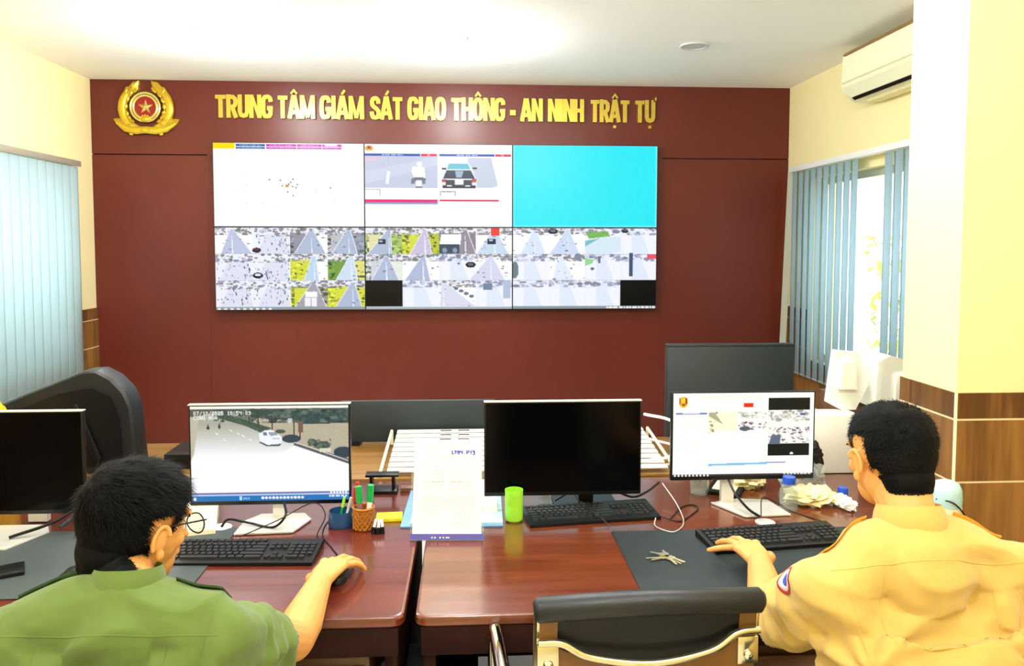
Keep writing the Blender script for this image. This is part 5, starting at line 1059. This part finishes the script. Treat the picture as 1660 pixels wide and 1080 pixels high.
rest = ([(.2, .4, .3)]*4, (-.08, 0, .05, .12), [(.02, -.02, -.005), (.045, -.045, -.008), (.07, -.055, -.012), (.092, -.055, -.018)])
# man in green: right hand on the mouse, head turned to the right
gA = make_person(dict(label='man in a green short-sleeved shirt seated at left, right hand on a mouse', seed=3,
    head=V3(-.640, 1.505, 1.112), yaw=math.radians(-34), pitch=math.radians(-9), roll=math.radians(3), hs=1.02, neck=V3(-.622, 1.425, 1.025), pelvis=V3(-.61, 1.16, .56), shL=V3(-.792, 1.375, .955), shR=V3(-.452, 1.405, .945),
    elL=V3(-.94, 1.56, .74), wrL=V3(-.86, 1.80, .80), elR=V3(-.386, 1.70, .785), wrR=V3(-.382, 1.985, .792), hfR=V3(.25, 1, .10), upR=(-.10, 0, 1), hfL=V3(.2, 1, 0), upL=(0, 0, 1), bw=1.0, bd=1.0,
    handR=([(.40, .75, .5), (.22, .38, .30), (.26, .38, .30), (.32, .36, .3)], (.02, .14, .28, .42), [(.012, -.018, -.004), (.035, -.040, -.010), (.062, -.048, -.020), (.085, -.046, -.030)]), handL=rest,
    thick=(.006, .018), whorl=(-.03, -.075, .075), arm=1.14, strands=14000, sl=(.010, .024), lift=.10, slv=.62, drop=(.01, .012), cuff=.063, yoke=1.005, yw=.185, fold=1.0, cloth='green_shirt', board='dgreen', bo=.045, nape=-.100, fade=.3, shell=.05))
# man in yellow: left hand on the keyboard, head turned slightly to the left
yA = make_person(dict(label='man in a yellow short-sleeved shirt seated at right, left hand on a keyboard', seed=8,
    head=V3(.848, 1.500, 1.226), yaw=math.radians(7), pitch=math.radians(-8), roll=math.radians(0), hs=.94, neck=V3(.848, 1.420, 1.116), pelvis=V3(.86, 1.17, .56), shL=V3(.688, 1.415, 1.0), shR=V3(1.035, 1.415, 1.018),
    elL=V3(.700, 1.725, .800), wrL=V3(.778, 2.005, .812), elR=V3(1.17, 1.66, .79), wrR=V3(1.12, 1.93, .80), hfL=V3(-.04, 1, .06), upL=(0, 0, 1), hfR=V3(0, 1, 0), upR=(0, 0, 1), bw=1.04, bd=1.05,
    handL=([(.45, .95, .5), (.16, .22, .18), (.17, .22, .18), (.30, .10, .05)], (.0, .10, .34, .85), [(.012, -.020, -.004), (.035, -.042, -.008), (.060, -.052, -.016), (.082, -.050, -.024)]), handR=rest,
    thick=(.0025, .008), whorl=(.0, -.06, .085), arm=1.14, strands=14000, sl=(.004, .009), lift=.35, slv=.66, drop=(.022, .0), cuff=.070, yoke=1.085, yw=.19, fold=1.0, cloth='yellow_shirt', board='ygold', bo=.045, nape=-.078, fade=1.2, shell=.42))
seat_under('black office chair under the man in green', -.61, 1.22, .44); seat_under('black office chair under the man in yellow', .86, 1.23, .44)
# glasses of the man in green
root, so, bvh, T, O, bo = gA
gg = G()
for s_ in (-1, 1):
    gg.tube([T @ Vector((s_*x, y, z)) for x, y, z in ((.079, -.012, .006), (.079, .0, .022), (.074, .06, .022), (.066, .108, .020))], .0016, 6)
    gg.tube([T @ Vector((s_*.036+.026*math.cos(a), .112-.004*abs(math.cos(a)), .006+.019*math.sin(a))) for a in [2*PI*k/20 for k in range(21)]], .0015, 6)
gg.tube([T @ Vector((x, .114, .012)) for x in (-.010, .010)], .0015, 6); go = obj('glasses', gg, 'black', root, 60)
for s_ in (-1, 1): obj('lens', G().loft([[T @ Vector((s_*.036+.025*math.cos(a), y, .006+.018*math.sin(a))) for a in [2*PI*k/20 for k in range(20)]] for y in (.111, .1125)]), 'clear', go)
# sleeve patch of the man in yellow
root, so, bvh, T, O, bo = yA
sh = V3(.688, 1.415, 1.0)-O; el = V3(.700, 1.725, .80)-O; ax = (el-sh).normalized(); ctr = sh.lerp(el, .06); dn = V3(-1, .7, .15).normalized(); u_ = ax; w_ = dn.cross(u_).normalized()
def patch(rx, ry, off, m, name, par):
    ring_ = []; n = 24
    for rr_ in (1, .6, .25):
        for k in range(n):
            p = ctr+u_*math.cos(2*PI*k/n)*rx*rr_+w_*math.sin(2*PI*k/n)*ry*rr_; h = bvh.ray_cast(p+dn*.2, -dn); ring_.append((h[0] if h[0] is not None else p)+dn*off)
    fs = [(i*n+k, i*n+(k+1) % n, (i+1)*n+(k+1) % n, (i+1)*n+k) for i in range(2) for k in range(n)]+[tuple(2*n+k for k in range(n))]
    g = G(); g.add(ring_, fs); me = bpy.data.meshes.new(name); me.from_pydata([tuple(v) for v in g.v], [], g.f); finish(me, m); o = link(name, me, par); md = o.modifiers.new('t', 'SOLIDIFY'); md.thickness = .001; md.offset = 0; return o
p0 = patch(.034, .027, .002, 'patch_r', 'sleeve_patch', so); patch(.028, .021, .0032, 'patch_w', 'patch_field', p0); patch(.017, .012, .0044, 'patch_b', 'patch_emblem', p0)
